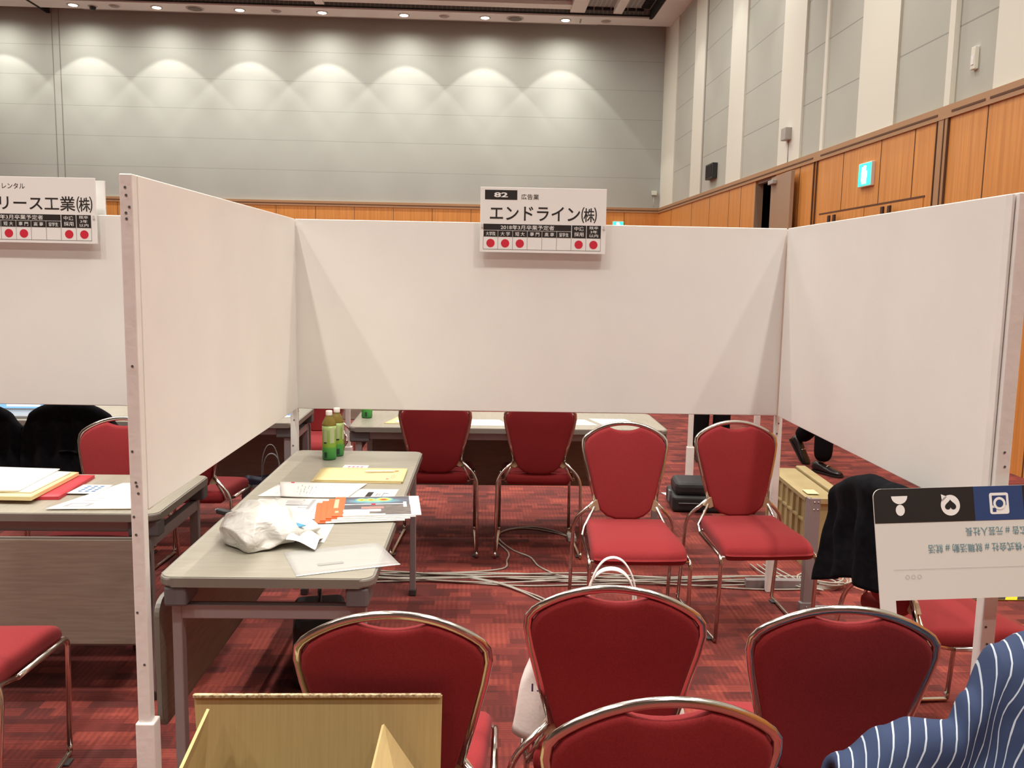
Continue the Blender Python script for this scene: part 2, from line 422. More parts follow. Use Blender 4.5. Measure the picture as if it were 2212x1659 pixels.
# wooden dado: right wall, either side of the doorway
for y0, y1 in ((YF, 13.2), (14.15, YB)):
    trim(M['wood'], XR-.04, XR, y0, y1, 0, ZW-.12)
trim(M['woodrail'], XR-.06, XR, YF, YB-.05, ZW-.12, ZW)
trim(M['groove'], XR-.064, XR-.05, 8.55, 11.45, ZW-.078, ZW-.058)
trim(M['groove'], XR-.064, XR-.05, 11.7, YB-.1, ZW-.078, ZW-.058)
trim(M['groove'], XR-.064, XR-.05, 7.75, 8.3, ZW-.078, ZW-.058)
trim(M['groove'], XR-.064, XR-.05, 4, 7.68, ZW-.078, ZW-.058)
trim(M['woodrail'], XR-.055, XR, 8.36, 8.54, 0, ZW)
gm = MB()
for y in (8.35, 8.42, 8.55, 11.56, 11.66): gm.box(XR-.062, XR-.03, y, y+.012, 0, ZW-.12)
for y in (20.2, 18.3, 16.9, 15.6, 14.9, 10.75, 9.75, 9.0, 7.72, 6.8, 5.9, 12.2): gm.box(XR-.043, XR-.03, y, y+.012, 0, ZW-.12)
gm.box(XR-.046, XR-.03, 8.72, 11.42, 2.395, 2.415)
o = gm.build('trim_%d' % t, M['groove']); o.rotation_euler.z = HALL; o['kind'] = 'structure'; t += 1
# dark corridor behind the doorway
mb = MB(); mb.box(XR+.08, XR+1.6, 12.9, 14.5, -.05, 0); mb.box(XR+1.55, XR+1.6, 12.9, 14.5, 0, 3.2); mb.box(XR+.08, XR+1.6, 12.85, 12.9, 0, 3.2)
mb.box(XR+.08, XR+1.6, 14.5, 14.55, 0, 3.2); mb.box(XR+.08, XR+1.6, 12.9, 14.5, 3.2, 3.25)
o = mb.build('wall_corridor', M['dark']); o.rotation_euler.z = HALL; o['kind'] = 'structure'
trim(M['doorwood'], XR-.045, XR+.08, 14.12, 14.16, 0, 3.06)
# door leaf standing open against the wall
d1 = bpy.data.objects.new('door_1', None); COL.objects.link(d1); d1['kind'] = 'structure'
d1.location = hall(XR-.06, 13.18, 0); d1.rotation_euler.z = HALL - PI/2 - .06
MB().box(.0, 1.0, -.05, 0, .01, 3.05, .004).build('door_leaf', M['doorwood'], d1)
MB().box(.03, .30, -.11, -.05, 2.94, 3.0, .008).build('door_closer', M['boxgray'], d1)
for i, (ya, yb_, hs) in enumerate(((11.38, 10.08, (10.94, 10.78)), (10.06, 8.74, (9.49, 9.33)))):
    d = bpy.data.objects.new('door_%d' % (i+2), None); COL.objects.link(d); d['kind'] = 'structure'
    d.rotation_euler.z = HALL
    ym = (hs[0]+hs[1])/2
    MB().box(XR-.052, XR-.04, yb_, ym-.004, .01, 2.39).build('door_leaf', M['wood'], d)
    MB().box(XR-.052, XR-.04, ym+.004, ya, .01, 2.39).build('door_leaf', M['wood'], d)
    for y in hs:
        MB().box(XR-.12, XR-.095, y-.03, y+.03, 1.4, 2.36, .006).box(XR-.10, XR-.05, y-.012, y+.012, 2.2, 2.24).box(XR-.10, XR-.05, y-.012, y+.012, 1.5, 1.54).build('door_handle', mat('dark_handle', (.055, .02, .015), .4), d)

# ---- ceiling downlights by the back wall (visible) and along the right wall
n_l = ['farthest right', 'second from the right', 'third from the right', 'fourth from the right', 'fifth from the right', 'sixth from the right', 'seventh from the right']
def make_downlight():
    e = empty('downlight', 'x', 'ceiling light', (0, 0, 0), 0, 'lit downlights above the back wall')
    MB().lathe([(.115, -.012), (.125, -.010), (.128, 0), (.10, 0.001)], 28).build('trim_ring', M['trimring'], e)
    MB().lathe([(.0, -.019), (.05, -.022), (.09, -.016), (.10, -.006)][::-1], 28).build('lamp_lens', M['lampglow'], e)
    return e
dl = make_downlight()
for k in range(8):
    e = dl if k == 0 else copy_tree(dl)
    x = 1.99 - 1.835*k if k < 7 else -10.95
    e.location = hall(x, 20.87, ZC-.031); e['group'] = 'lit downlights above the back wall'
    e['label'] = ('lit round ceiling downlight, %s in the row over the back wall' % n_l[k]) if k < 7 else 'lit round ceiling downlight beyond the wall joint, at the left end of the row'
    lamp('SPOT', 'downlight_beam', hall(x, 20.87, ZC-.07), 110, WARM, spot_size=math.radians(82), spot_blend=.10, shadow_soft_size=.035)
    lamp('SPOT', 'downlight_core', hall(x, 20.87, ZC-.07), 270, WARM, spot_size=math.radians(66), spot_blend=.9, shadow_soft_size=.04)
    lamp('SPOT', 'downlight_spill', hall(x, 20.87, ZC-.07), 130, WARM, spot_size=math.radians(168), spot_blend=1, shadow_soft_size=.05)
for y, pw in ((18.1, 190), (15.5, 200), (12.8, 110), (10.0, 110), (7.2, 110)):
    lamp('SPOT', 'wall_washer', hall(XR-.62, y, ZC-.02), pw, WARM2, spot_size=math.radians(62), spot_blend=.5, shadow_soft_size=.05)
# round vents / detectors between the lamps
for x, r, nm, lb in ((2.92, .10, 'smoke_detector', 'small round detector on the ceiling nearest the right wall'), (.84, .17, 'ceiling_speaker', 'round dark speaker grille on the ceiling right of centre'),
               (-.77, .10, 'smoke_detector', 'small round detector on the ceiling at centre'), (-4.54, .10, 'smoke_detector', 'small round detector on the ceiling left of centre'),
               (-6.34, .17, 'ceiling_speaker', 'round dark speaker grille on the ceiling at left'), (-8.11, .10, 'smoke_detector', 'small round detector on the ceiling at far left')):
    e = empty(nm, lb, 'speaker' if r > .12 else 'detector', hall(x, 20.87, ZC-.031))
    MB().lathe([(r*.6, -.03), (r*.85, -.024), (r, 0)][::1], 24).build('grille', M['boxgray'] if r < .12 else M['edge'], e)
    MB().lathe([(r*.85, -.012), (r*1.15, -.008), (r*1.18, 0)], 24).build('rim', M['trimring'], e)
e = empty('security_camera', 'small black dome camera on the ceiling beside a lamp', 'camera', hall(-8.62, 20.95, ZC-.031))
MB().lathe([(.02, -.09), (.055, -.075), (.07, -.04), (.07, 0)], 18).build('dome', M['blackbox'], e)
MB().lathe([(.07, -.012), (.10, -.008), (.105, 0)], 18).build('rim', M['trimring'], e)
e = empty('hanging_rod', 'slim white rod hanging from the ceiling grid near the right corner', 'rod', hall(2.3, 20.3, 0))
MB().tube([(.05, .5, ZC+.1), (0, .45, ZC-.12)], .02, 8).build('rod', M['trimring'], e)

# ---- devices on the right wall
def rwbox(name, label, cat, y, z, sy, sz, d, m, extra=None):
    e = empty(name, label, cat, hall(XR, y, z), HALL)
    MB().box(-d, 0, -sy/2, sy/2, -sz/2, sz/2, .006).build('housing', m, e)
    return e
e = rwbox('wall_sensor', 'square grey box on the right wall above the open door, with a wire below', 'box', 12.75, 3.62, .20, .17, .12, M['boxgray'])
MB().tube([(-.035, 0, -.085), (-.035, .0, -.40)], .006, 6).build('wire', M['boxgray'], e)
e = rwbox('wall_panel_box', 'black box on the right wall left of the open door', 'box', 16.85, 3.56, .5, .28, .10, M['blackbox'])
MB().box(-.106, -.10, -.21, .21, -.11, .11).build('cover', M['dark'], e)
e = rwbox('wall_thermostat', 'small white box high on the right wall near the right edge', 'box', 8.05, 3.57, .07, .2, .04, M['pilaster'])
MB().box(-.045, -.04, -.022, .022, -.06, .02).build('cover', M['white'], e)
e = empty('corner_sensor', 'tiny pale box in the far corner above the wood panelling', 'box', hall(4.32, YB-.05, 3.58), HALL)
MB().box(-.06, .06, -.04, .04, -.05, .05, .006).build('housing', M['pilaster'], e)
MB().tube([(0, .03, -.05), (0, .03, -.34)], .006, 6).build('wire', M['pilaster'], e)
# ---- exit signs
def exit_sign(label, loc, rz, w_, h_):
    e = empty('exit_sign', label, 'exit sign', loc, rz)
    MB().box(-w_/2, w_/2, -.04, 0, -h_/2, h_/2, .004).build('housing', M['white'], e)
    MB().box(-w_/2+.012, w_/2-.012, -.044, -.039, -h_/2+.012, h_/2-.012).build('green_panel', M['exitgreen'], e)
    f = MB(); s = h_/.22
    f.box(-.045*s, .045*s, -.047, -.043, -.085*s, -.03*s); f.box(-.03*s, .055*s, -.047, -.043, -.03*s, .03*s); f.box(-.02*s, .03*s, -.047, -.043, .035*s, .08*s); f.box(-.06*s, -.03*s, -.047, -.043, -.06*s, .07*s)
    f.build('running_figure', M['exitwhite'], e)
exit_sign('green lit exit sign on the wood panelling over the double doors', hall(XR-.04, 10.05, 2.76), HALL-PI/2, .34, .27)
exit_sign('green lit exit sign low on the back wall, just above the booth panel', hall(3.46, YB-.05, 2.80), HALL, .27, .17)

# ================================================================== text
def text_mesh(s, bold=0.0, depth=.0006):
    cu = bpy.data.curves.new('t', 'FONT'); cu.body = s; cu.size = 1; cu.offset = bold; cu.extrude = 0; cu.resolution_u = 3
    ob = bpy.data.objects.new('t', cu); COL.objects.link(ob)
    bpy.context.view_layer.update()
    dg = bpy.context.evaluated_depsgraph_get()
    me = bpy.data.meshes.new_from_object(ob.evaluated_get(dg))
    bpy.data.objects.remove(ob); bpy.data.curves.remove(cu)
    return me
def add_text(mb, s, cx, cy, w_, h_, bold=.0, rot=0, z=0):
    """lay the word s into the box centred on cx, cy in the xy plane"""
    me = text_mesh(s, bold)
    xs = [v.co.x for v in me.vertices]; ys = [v.co.y for v in me.vertices]
    if not xs: return
    x0, x1, y0, y1 = min(xs), max(xs), min(ys), max(ys)
    sx = w_/(x1-x0); sy = h_/(y1-y0)
    m = Matrix.Translation((cx, cy, z)) @ Matrix.Rotation(rot, 4, 'Z') @ Matrix.Diagonal((sx, sy, 1, 1)) @ Matrix.Translation((-(x0+x1)/2, -(y0+y1)/2, 0))
    t0 = len(mb.bm.verts)
    mb.bm.from_mesh(me); mb.bm.verts.ensure_lookup_table()
    for v in mb.bm.verts[t0:]: v.co = m @ v.co
    bpy.data.meshes.remove(me)
def rect2(mb, x0, x1, y0, y1, z=0):
    mb.poly([(x0, y0, z), (x1, y0, z), (x1, y1, z), (x0, y1, z)])
def disc2(mb, cx, cy, r, z=0, n=28, ry=None):
    mb.poly([(cx + r*math.cos(2*PI*i/n), cy + (ry or r)*math.sin(2*PI*i/n), z) for i in range(n)])
UP = Matrix.Rotation(PI/2, 4, 'X')      # drawing plane xy -> upright, facing -y

def booth_sign(label, loc, number, industry, ind_box, name, name_box, dots, kabu_box=None):
    e = empty('booth_sign', label, 'sign', loc, 0)
    k = .59/1950
    X = lambda x: (x-125-975)*k
    Y = lambda y: -(y-105-500)*.30/1000
    MB().box(-.295, .295, -.012, 0, -.15, .15, .0008, 1).build('board', M['white'], e)
    z1, z2, z3 = .0125, .0132, .0138
    b = MB()
    if number: rect2(b, X(195), X(693), Y(295), Y(148), z1)
    rect2(b, X(178), X(1540), Y(762), Y(668), z1)
    cells = [178, 403, 631, 859, 1087, 1315, 1540]
    for a, c in zip(cells, cells[1:]): rect2(b, X(a+3), X(c-3), Y(865), Y(770), z1)
    rect2(b, X(1550), X(1770), Y(865), Y(668), z1); rect2(b, X(1780), X(2000), Y(865), Y(668), z1)
    for x in cells + [1770, 2000]: rect2(b, X(x-2), X(x+2), Y(1060), Y(860), z1)
    rect2(b, X(178), X(2000), Y(1062), Y(1057), z1)
    b.move(UP).build('table_print', M['black'], e, recalc=False)
    b = MB()
    add_text(b, industry, X((ind_box[0]+ind_box[1])/2), Y(245), (ind_box[1]-ind_box[0])*k, 84*.0003, .004, 0, z1)
    b.move(UP).build('industry_lettering', M['black'], e, recalc=False); b = MB()
    add_text(b, name, X((name_box[0]+name_box[1])/2), Y(500), (name_box[1]-name_box[0])*k, 222*.0003, .012, 0, z1)
    add_text(b, '㈱', X((kabu_box[0]+kabu_box[1])/2), Y(508), (kabu_box[1]-kabu_box[0])*k, 245*.0003, .006, 0, z1)
    b.move(UP).build('name_lettering', M['black'], e, recalc=False)
    if number:
        b = MB(); add_text(b, number, X(442), Y(222), 212*k, 76*.0003, .03, 0, z2); b.move(UP).build('booth_number', M['white'], e, recalc=False)
    b = MB()
    add_text(b, '2018年3月卒業予定者', X(860), Y(716), 830*k, 70*.0003, .005, 0, z2)
    b.move(UP).build('heading_lettering', M['white'], e, recalc=False); b = MB()
    for (a, c), s in zip(zip(cells, cells[1:]), ('大学院', '大 学', '短 大', '専 門', '高 専', '留学生')):
        b = MB(); add_text(b, s, X((a+c)/2), Y(818), 145*k, 62*.0003, .005, 0, z2); b.move(UP).build('column_lettering', M['white'], e, recalc=False)
    b = MB()
    for s, y in (('中途', 718), ('採用', 806)): add_text(b, s, X(1660), Y(y), 145*k, 66*.0003, .005, 0, z2)
    for s, y in (('既卒', 703), ('3年', 765), ('以内', 824)): add_text(b, s, X(1890), Y(y), (110 if s == '3年' else 138)*k, 48*.0003, .005, 0, z2)
    b.move(UP).build('white_lettering', M['white'], e, recalc=False)
    cc = [(a+c)/2 for a, c in zip(cells, cells[1:])] + [1660, 1890]
    for i in dots:
        b = MB(); disc2(b, X(cc[i]), Y(965), .0195, z1, ry=.0195); b.move(UP).build('red_dot', M['red'], e, recalc=False)
    for x in (-.285, .285): MB().box(x-.004, x+.004, -.016, -.012, -.036, -.020).build('clear_clip', M['lightgray'], e)
    return e
booth_sign('white booth sign numbered 82, clipped over the middle panel', (.222, 4.19, 1.812), '82', '広告業', (752, 1028), 'エンドライン', (275, 1670), (0, 1, 2, 6, 7), (1690, 1930))
booth_sign('white booth sign on the left panel, cut by the picture edge', (-2.148, 4.19, 1.815), None, 'レンタル', (676, 1019), 'リース工業', (625, 1770), (2, 3, 6, 7), (1790, 2030))
e = empty('booth_sign', 'blank back of a sign hung behind the left panel', 'sign', (-2.135, 4.262, 1.812), 0)
MB().box(-.295, .295, -.012, 0, -.15, .148, .0008, 1).build('board', M['white'], e)

# ================================================================== partitions
def post_parts(e, x, y, top, sleeve=True, holes=0, screws=(), s=.017, sd=.025):
    MB().box(x-s, x+s, y-s, y+s, 0, top, .003).build('post', M['post'], e)
    if sleeve: MB().box(x-sd+.002, x+sd+.004, y-sd, y+sd, 0, .30, .004).build('post_sleeve', M['post'], e)
    if holes:
        rnd = random.Random(holes)
        for z in screws:
            MB().tube([(x + rnd.uniform(-.009, .009), y-s-.0012, z), (x + rnd.uniform(-.009, .009)*0 + rnd.uniform(-.002, .002), y-s-.0002, z)], .0032, 8).build('screw_hole', M['chip'], e) if False else \
            MB().lathe([(.0, 0), (.0032, .0003), (.0036, .001)], 10).move(Matrix.Translation((x + rnd.uniform(-.010, .010), y-s-.0006, z)) @ Matrix.Rotation(PI/2, 4, 'X')).build('screw_hole', M['chip'], e)
BT, TT = .90, 1.80
# back partition of the middle booth
e = empty('partition_panel', 'white back panel of the middle booth, carrying the sign 82', 'partition', (0, 4.22, 0))
MB().box(-.942, 1.385, -.012, .018, BT, TT, .003).build('board', M['paint'], e)
post_parts(e, -.957, 0.0, TT-.005, False, 3, (.72, .845))
post_parts(e, 1.402, 0.02, TT-.005, False, 4, (.75, .81, .86))
MB().box(1.30, 1.62, .055, .095, .0, .045, .003).build('foot_bar', M['frame'], e)
# back partition of the left booth
e = empty('partition_panel', 'white back panel of the left booth, behind the left sign', 'partition', (0, 4.22, 0))
MB().box(-3.31, -.976, -.012, .018, BT, TT, .003).build('board', M['paint'], e)
post_parts(e, -3.33, 0, TT-.005, True)
# left side partition
e = empty('partition_panel', 'white side panel on the left with screw-marked front post', 'partition', (-.958, 2.355, 0))
MB().box(-.008, .018, .018, 1.84, BT, TT, .003).build('board', M['paint'], e)
post_parts(e, 0, 0, TT, True, 11, (1.765, 1.745, 1.715, 1.70, 1.685, 1.30, 1.07, .985, .975, .955, .89, .84, .62, .47))
# right side partition
e = empty('partition_panel', 'white side panel on the right side of the middle booth', 'partition', (1.402, 2.365, 0))
MB().box(-.018, .010, .022, 1.83, BT, TT, .003).build('board', M['paint'], e)
MB().box(-.026, -.018, -.005, .03, BT, TT-.002, .002).build('edge_strip', M['post'], e)
post_parts(e, .004, 0, TT, True, 12, (1.10, 1.06, .97, .93, .60, .55), .020)
# partitions of the booths behind (their boards are hidden by the near ones)
e = empty('partition_panel', 'white side panel of the left booth behind, its post left of the far table', 'partition', (-1.045, 6.3, 0))
MB().box(-.012, .012, -1.95, -.018, BT, TT, .003).build('board', M['paint'], e); post_parts(e, 0, 0, TT, True)
e = empty('partition_panel', 'white side panel behind the middle booth, its post with a low sleeve', 'partition', (1.485, 6.47, 0))
MB().box(-.012, .012, -2.1, -.018, BT, TT, .003).build('board', M['paint'], e); post_parts(e, 0, 0, TT, True, 2, (.62,))
e = empty('partition_panel', 'white side panel farthest back, its post above the right chair', 'partition', (2.60, 8.5, 0))
MB().box(-.012, .012, .018, 1.85, BT, TT, .003).build('board', M['paint'], e); post_parts(e, 0, 0, TT, True)

# ================================================================== chairs
def yb(z):
    pts = [(.44, -.200), (.53, -.214), (.65, -.236), (.808, -.272), (.90, -.294)]
    for (a, p), (b, q) in zip(pts, pts[1:]):
        if z <= b: return p + (q-p)*(z-a)/(b-a)
    return pts[-1][1]
def arch(x): return .885 - .077*(abs(x)/.2025)**2.15
def make_chair():
    e = empty('stacking_chair', 'x', 'chair', (0, 0, 0), 0)
    # seat cushion
    ol = []
    pts = [(.178, -.195), (.199, .12), (.2, .205)]
    right = [(.165, -.205), (.178, -.19), (.188, -.05), (.197, .09), (.2005, .17), (.197, .205), (.18, .22)]
    front = [(.1, .224), (0, .226), (-.1, .224)]
    left = [(-x, y) for x, y in right[::-1]]
    back = [(-.1, -.212), (0, -.214), (.1, -.212)]
    ol = right + front + left + back
    ol = [tuple(p[:2]) for p in spline([(a, b, 0) for a, b in ol] + [(ol[0][0], ol[0][1], 0)], 3)][:-1]
    def ssurf(u, v, w_):
        drop = .0 if v < .10 else ((v-.10)/.126)**2*.030
        top = .424 - (v+.2)*.020 - (drop if w_ > 0 else drop*.5)
        return (u, v, top + w_)
    pillow(ol, .068, .028, ssurf, 'seat', M['fabric'], e, .006)
    # backrest pad
    tops = []
    for i in range(17):
        x = .194 - .388*i/16; z = arch(x) - .010
        d = max(0, 1 - (abs(x)/.068)**2)
        z -= .024*(d**.8)
        tops.append((x, z))
    rside = [(.045, .455), (.085, .468), (.115, .493), (.133, .535), (.152, .61), (.171, .69), (.187, .76), (.1955, .797)]
    ol = rside + tops[1:-1] + [(-x, z) for x, z in rside[::-1]]
    for _ in range(2): ol = [tuple((ol[i-1][q] + ol[i][q]*3 + ol[(i+1) % len(ol)][q])/5 for q in (0, 1)) if ol[i][1] > .76 and abs(ol[i][0]) > .13 else ol[i] for i in range(len(ol))]
    pillow(ol, .034, .014, lambda u, v, w_: (u, yb(v) + w_ + .004, v), 'backrest', M['fabric'], e, .006)
    # chrome arch
    up = [(.136, .53), (.2045, .800)]
    arc = [(.2 - .4*i/24) for i in range(25)]
    path = [Vector((.136, yb(.53), .53)), Vector((.17, yb(.665), .668)), Vector((.196, yb(.772), .772)), Vector((.2025, yb(.795), .795))]
    path += [Vector((x, yb(arch(x)), arch(x))) for x in [.197 - .394*i/22 for i in range(23)]]
    path += [Vector((-p.x, p.y, p.z)) for p in path[3::-1]]
    for _ in range(3): path = [path[0]] + [(path[i-1] + path[i]*2 + path[i+1])/4 for i in range(1, len(path)-1)] + [path[-1]]
    MB().tube(path, .0080, 12, ry=.0100).build('back_frame', M['chrome'], e)
    rail = MB()
    for s in (1, -1):
        MB().tube(fillet([(s*.136, yb(.53)+.004, .535), (s*.232, -.238, .440), (s*.236, -.315, .012)], .05), .0085, 10).build('leg', M['chrome'], e)
        MB().tube(fillet([(s*.206, -.10, .402), (s*.210, .214, .388), (s*.212, .190, .012)], .035, 7), .0085, 10).build('leg', M['chrome'], e)
        MB().tube(fillet([(s*.236, -.312, .035), (s*.236, -.318, .010), (s*.212, .192, .010), (s*.212, .189, .035)], .03), .0085, 10).build('runner', M['chrome'], e)
        MB().tube([(s*.206, -.10, .402), (s*.190, -.185, .415), (s*.142, yb(.5)+.010, .512)], .0075, 8).build('side_rail', M['chrome'], e)
        MB().prism([(s*.118, .500), (s*.130, .545), (s*.146, .535), (s*.166, .505), (s*.135, .492)], 0, .020).move(Matrix.Translation((0, yb(.52)+.018, 0)) @ UP).build('bracket', M['bracket'], e)
        for y in (-.27, .14): MB().box(s*.225-.012, s*.225+.012, y-.02, y+.02, .0, .008, .002).build('glide', M['glide'], e)
    rail.tube([(.206, .205, .386), (-.206, .205, .386)], .007, 8)
    rail.build('front_rail', M['chrome'], e)
    MB().tube([(.188, -.15, .400), (-.188, -.15, .400)], .007, 8).build('rear_rail', M['chrome'], e)
    return e
chair0 = make_chair(); used = [0]
def put_chair(bx, by, th, label, group, facing=0):
    """bx, by: where the widest part of the backrest stands; facing 0 = looks away from us"""
    c = chair0 if not used[0] else copy_tree(chair0); used[0] = 1
    a = th + facing
    c.location = (bx - math.sin(a)*.272, by + math.cos(a)*.272, 0); c.rotation_euler.z = a
    c['label'] = label; c['category'] = 'chair'; c['group'] = group
    return c
G1 = 'visitor chairs with their backs to us'; G2 = 'chairs facing us in the middle booth'; G3 = 'chairs of the booths behind'; G4 = 'chairs at the sides'
put_chair(.277, 1.857, -.096, 'red chair seen from behind with a white tote bag on its seat', G1)
put_chair(-.194, 1.697, -.009, 'red chair seen from behind, standing behind the open cardboard box', G1)
put_chair(.745, 1.752, -.068, 'red chair seen from behind in front of the upside-down photo board', G1)
put_chair(.288, 1.349, .057, 'red chair nearest to us at the bottom centre, only its backrest top in view', G1)
put_chair(.614, 3.995, .013, 'empty red chair facing us, left one of the two under the middle panel', G2, PI)
put_chair(1.152, 4.078, .069, 'empty red chair facing us, right one, beside the khaki crate', G2, PI)
put_chair(-.313, 4.745, 0, 'dark red chair behind the panel, left one tucked under the far table', G3)
put_chair(.261, 4.745, 0, 'dark red chair behind the panel, right one tucked under the far table', G3)
put_chair(-1.523, 4.255, 0.0, 'red chair seen below the left side panel, next to the navy tote', G3)
cj1 = put_chair(-2.08, 4.325, 0, 'chair under the larger black jacket in the left booth behind', G3)
cj2 = put_chair(-2.565, 4.325, 0, 'chair under the black jacket at the left picture edge', G3)
put_chair(-1.66, 3.93, .0, 'red chair facing us behind the paper stack on the left table', G4, PI)
put_chair(-1.532, 2.215, .045, 'red chair at the left picture edge, only its seat and legs in view', G4)
cH = put_chair(1.285, 2.83, -PI/2+.12, 'red chair turned sideways under the black coat, behind the photo board', G4)
cF = put_chair(-1.20, 6.12, 0, 'red chair far back with a black bag hung on it', G3, PI)
cS = put_chair(1.10, 1.50, -.03, 'chair under the striped navy jacket in the bottom right corner', G4, PI)

# ================================================================== tables
def make_table():
    """length along x (1.8), depth along y (0.6), modesty panel on the -y side"""
    e = empty('folding_table', 'x', 'table', (0, 0, 0), 0)
    MB().prism(rrect(-.893, .893, -.297, .297, .035, 6), .683, .7005).build('tabletop', M['laminate'], e)
    MB().prism(rrect(-.9, .9, -.304, .304, .042, 6), .672, .6985, .006).build('edge_band', M['edge'], e)
    for sx in (1, -1):
        for sy in (1, -1):
            MB().box(sx*.84-.055, sx*.84+.055, sy*.255-.032, sy*.255+.032, .612, .672, .008).build('corner_bracket', M['bracket2'], e)
            MB().box(sx*.845-.018, sx*.845+.018, sy*.262-.014, sy*.262+.014, .03, .615, .003).build('leg', M['frame'], e)
            MB().box(sx*.845-.021, sx*.845+.021, sy*.262-.017, sy*.262+.017, 0, .032, .004).build('foot_cap', M['glide'], e)
        MB().box(sx*.845-.016, sx*.845+.016, -.262, .262, .565, .607, .003).build('end_bar', M['frame'], e)
    for sy in (1, -1): MB().box(-.80, .80, sy*.262-.012, sy*.262+.012, .628, .668, .002).build('side_rail', M['frame'], e)
    MB().prism(rrect(-.86, .86, .235, .612, .04, 6), -.009, .009).move(Matrix.Translation((0, -.318, 0)) @ UP).build('modesty_panel', M['modesty'], e)
    MB().prism(rrect(-.868, .868, .227, .620, .048, 6), -.006, .006).move(Matrix.Translation((0, -.316, 0)) @ UP).build('panel_edging', M['edge'], e)
    return e
T0 = make_table()
def put_table(x, y, rz, label, first=False):
    t_ = T0 if first else copy_tree(T0)
    t_.location = (x, y, 0); t_.rotation_euler.z = rz; t_['label'] = label; t_['category'] = 'table'
    return t_
put_table(-.635, 3.295, -PI/2+.004, 'long folding table in the middle booth with bottles, papers and a plastic bag', True)
put_table(-2.075, 3.32, .018, 'folding table of the left booth, its brown front panel facing us')
put_table(.09, 5.165, PI+.02, 'folding table behind the middle panel, two chairs tucked in on our side')
put_table(-2.02, 5.22, PI+.02, 'folding table of the left booth behind, bluish, with a laptop')
put_table(-1.75, 8.2, .0, 'dark folding table far behind, seen below the middle panel at its left')

# ================================================================== things on the middle table
TZ = .7012
def flat(mb, pts, z, th=.0006, lift=None):
    zz = lift or [0]*len(pts)
    mb.poly([(p[0], p[1], z + l) for p, l in zip(pts, zz)], th, (0, 0, 1)); return mb
def sheet(name, label, cat, pts, z, m, th=.0008, group=None, curl=.0):
    """a sheet given by four corners (a, b, c, d); local origin at its middle"""
    cx = sum(p[0] for p in pts)/4; cy = sum(p[1] for p in pts)/4
    e = empty(name, label, cat, (cx, cy, z), 0, group)
    q = [Vector((p[0]-cx, p[1]-cy, 0)) for p in pts]
    def P(u, v): return q[0]*(1-u)*(1-v) + q[1]*u*(1-v) + q[2]*u*v + q[3]*(1-u)*v
    mb = MB()
    fn = lambda u, v: P(u, v) + Vector((0, 0, th + curl*(abs(2*u-1)**3)*(.6+.4*math.sin(5*v))))
    top = mb.grid(12, 6, fn); bot = mb.grid(12, 6, lambda u, v: fn(u, v) - Vector((0, 0, th)))
    rim = lambda V: [V[i][0] for i in range(12)] + [V[11][j] for j in range(1, 6)] + [V[i][5] for i in range(10, -1, -1)] + [V[0][j] for j in range(4, 0, -1)]
    a, b = rim(top), rim(bot)
    for i in range(len(a)): mb.bm.faces.new((a[i], a[(i+1) % len(a)], b[(i+1) % len(a)], b[i]))
    mb.build('sheet', m, e)
    return e, fn
def marks(e, fn, name, m, rects, lift=.0004):
    mb = MB()
    for u0, u1, v0, v1 in rects:
        mb.poly([fn(u, v) + Vector((0, 0, lift)) for u, v in ((u0, v0), (u1, v0), (u1, v1), (u0, v1))])
    return mb.build(name, m, e)
def dots(e, fn, name, m, us, vs, ru, rv, lift=.0004):
    mb = MB()
    for u in us:
        for v in vs: mb.poly([fn(u + ru*math.cos(2*PI*k/14), v + rv*math.sin(2*PI*k/14)) + Vector((0, 0, lift)) for k in range(14)])
    return mb.build(name, m, e)
# corner order: near-left, near-right, far-right, far-left
e, fn = sheet('sticker_sheet', 'white sheet of pink-red round stickers on the middle table', 'stickers', [(-.66, 3.742), (-.551, 3.748), (-.547, 3.866), (-.657, 3.869)], TZ, M['paper'])
dots(e, fn, 'sticker_dots', M['pink'], (.25, .42, .59, .76), (.3, .5, .7), .06, .075)
g = 'pale yellow envelopes on the middle table'
e, fn = sheet('envelope', 'lower pale yellow envelope in the pair on the middle table', 'envelope', [(-.739, 3.535), (-.37, 3.53), (-.375, 3.77), (-.744, 3.77)], TZ, M['cream'], .004, g)
e, fn = sheet('envelope', 'upper pale yellow envelope with a pen lying on it', 'envelope', [(-.728, 3.54), (-.364, 3.535), (-.367, 3.775), (-.733, 3.772)], TZ+.0055, M['cream'], .004, g)
marks(e, fn, 'red_print', mat('faded_red_print', (.70, .27, .16), .6), [(.80, .83, .1, .2), (.85, .856, .18, .45), (.87, .876, .15, .5), (.89, .895, .2, .45)])
e = empty('pen', 'slim white pen lying on the yellow envelope', 'pen', (-.475, 3.685, TZ+.0155), .12)
MB().tube([(-.07, 0, 0), (-.055, 0, 0), (.05, 0, 0), (.062, 0, 0)], [.0015, .0045, .0045, .003], 8).build('barrel', M['canvas'], e)
MB().tube([(.06, 0, 0), (.078, 0, 0)], .002, 6).build('tip', M['orange'], e)
gp = 'printed sheets on the middle table'
def printed(e, fn, seed, u0=.2, u1=.9, n=14, dens=.6):
    r = random.Random(seed); rc = []
    for i in range(n):
        u = u0 + (u1-u0)*i/n; v = .12
        while v < .85:
            l = r.uniform(.03, .14)
            if r.random() < dens: rc.append((u, u+.006+.004*r.random(), v, min(v+l, .9)))
            v += l + .03
    marks(e, fn, 'print_lines', M['gray'], rc)
e, fn = sheet('document', 'white printed sheet with a black logo block, half under the other papers', 'paper', [(-.60, 3.30), (-.375, 3.302), (-.368, 3.434), (-.59, 3.43)], TZ, M['paper'], group=gp)
marks(e, fn, 'black_block', M['black'], [(.50, .60, .05, .62), (.78, .79, .05, .55), (.78, .86, .48, .53)])
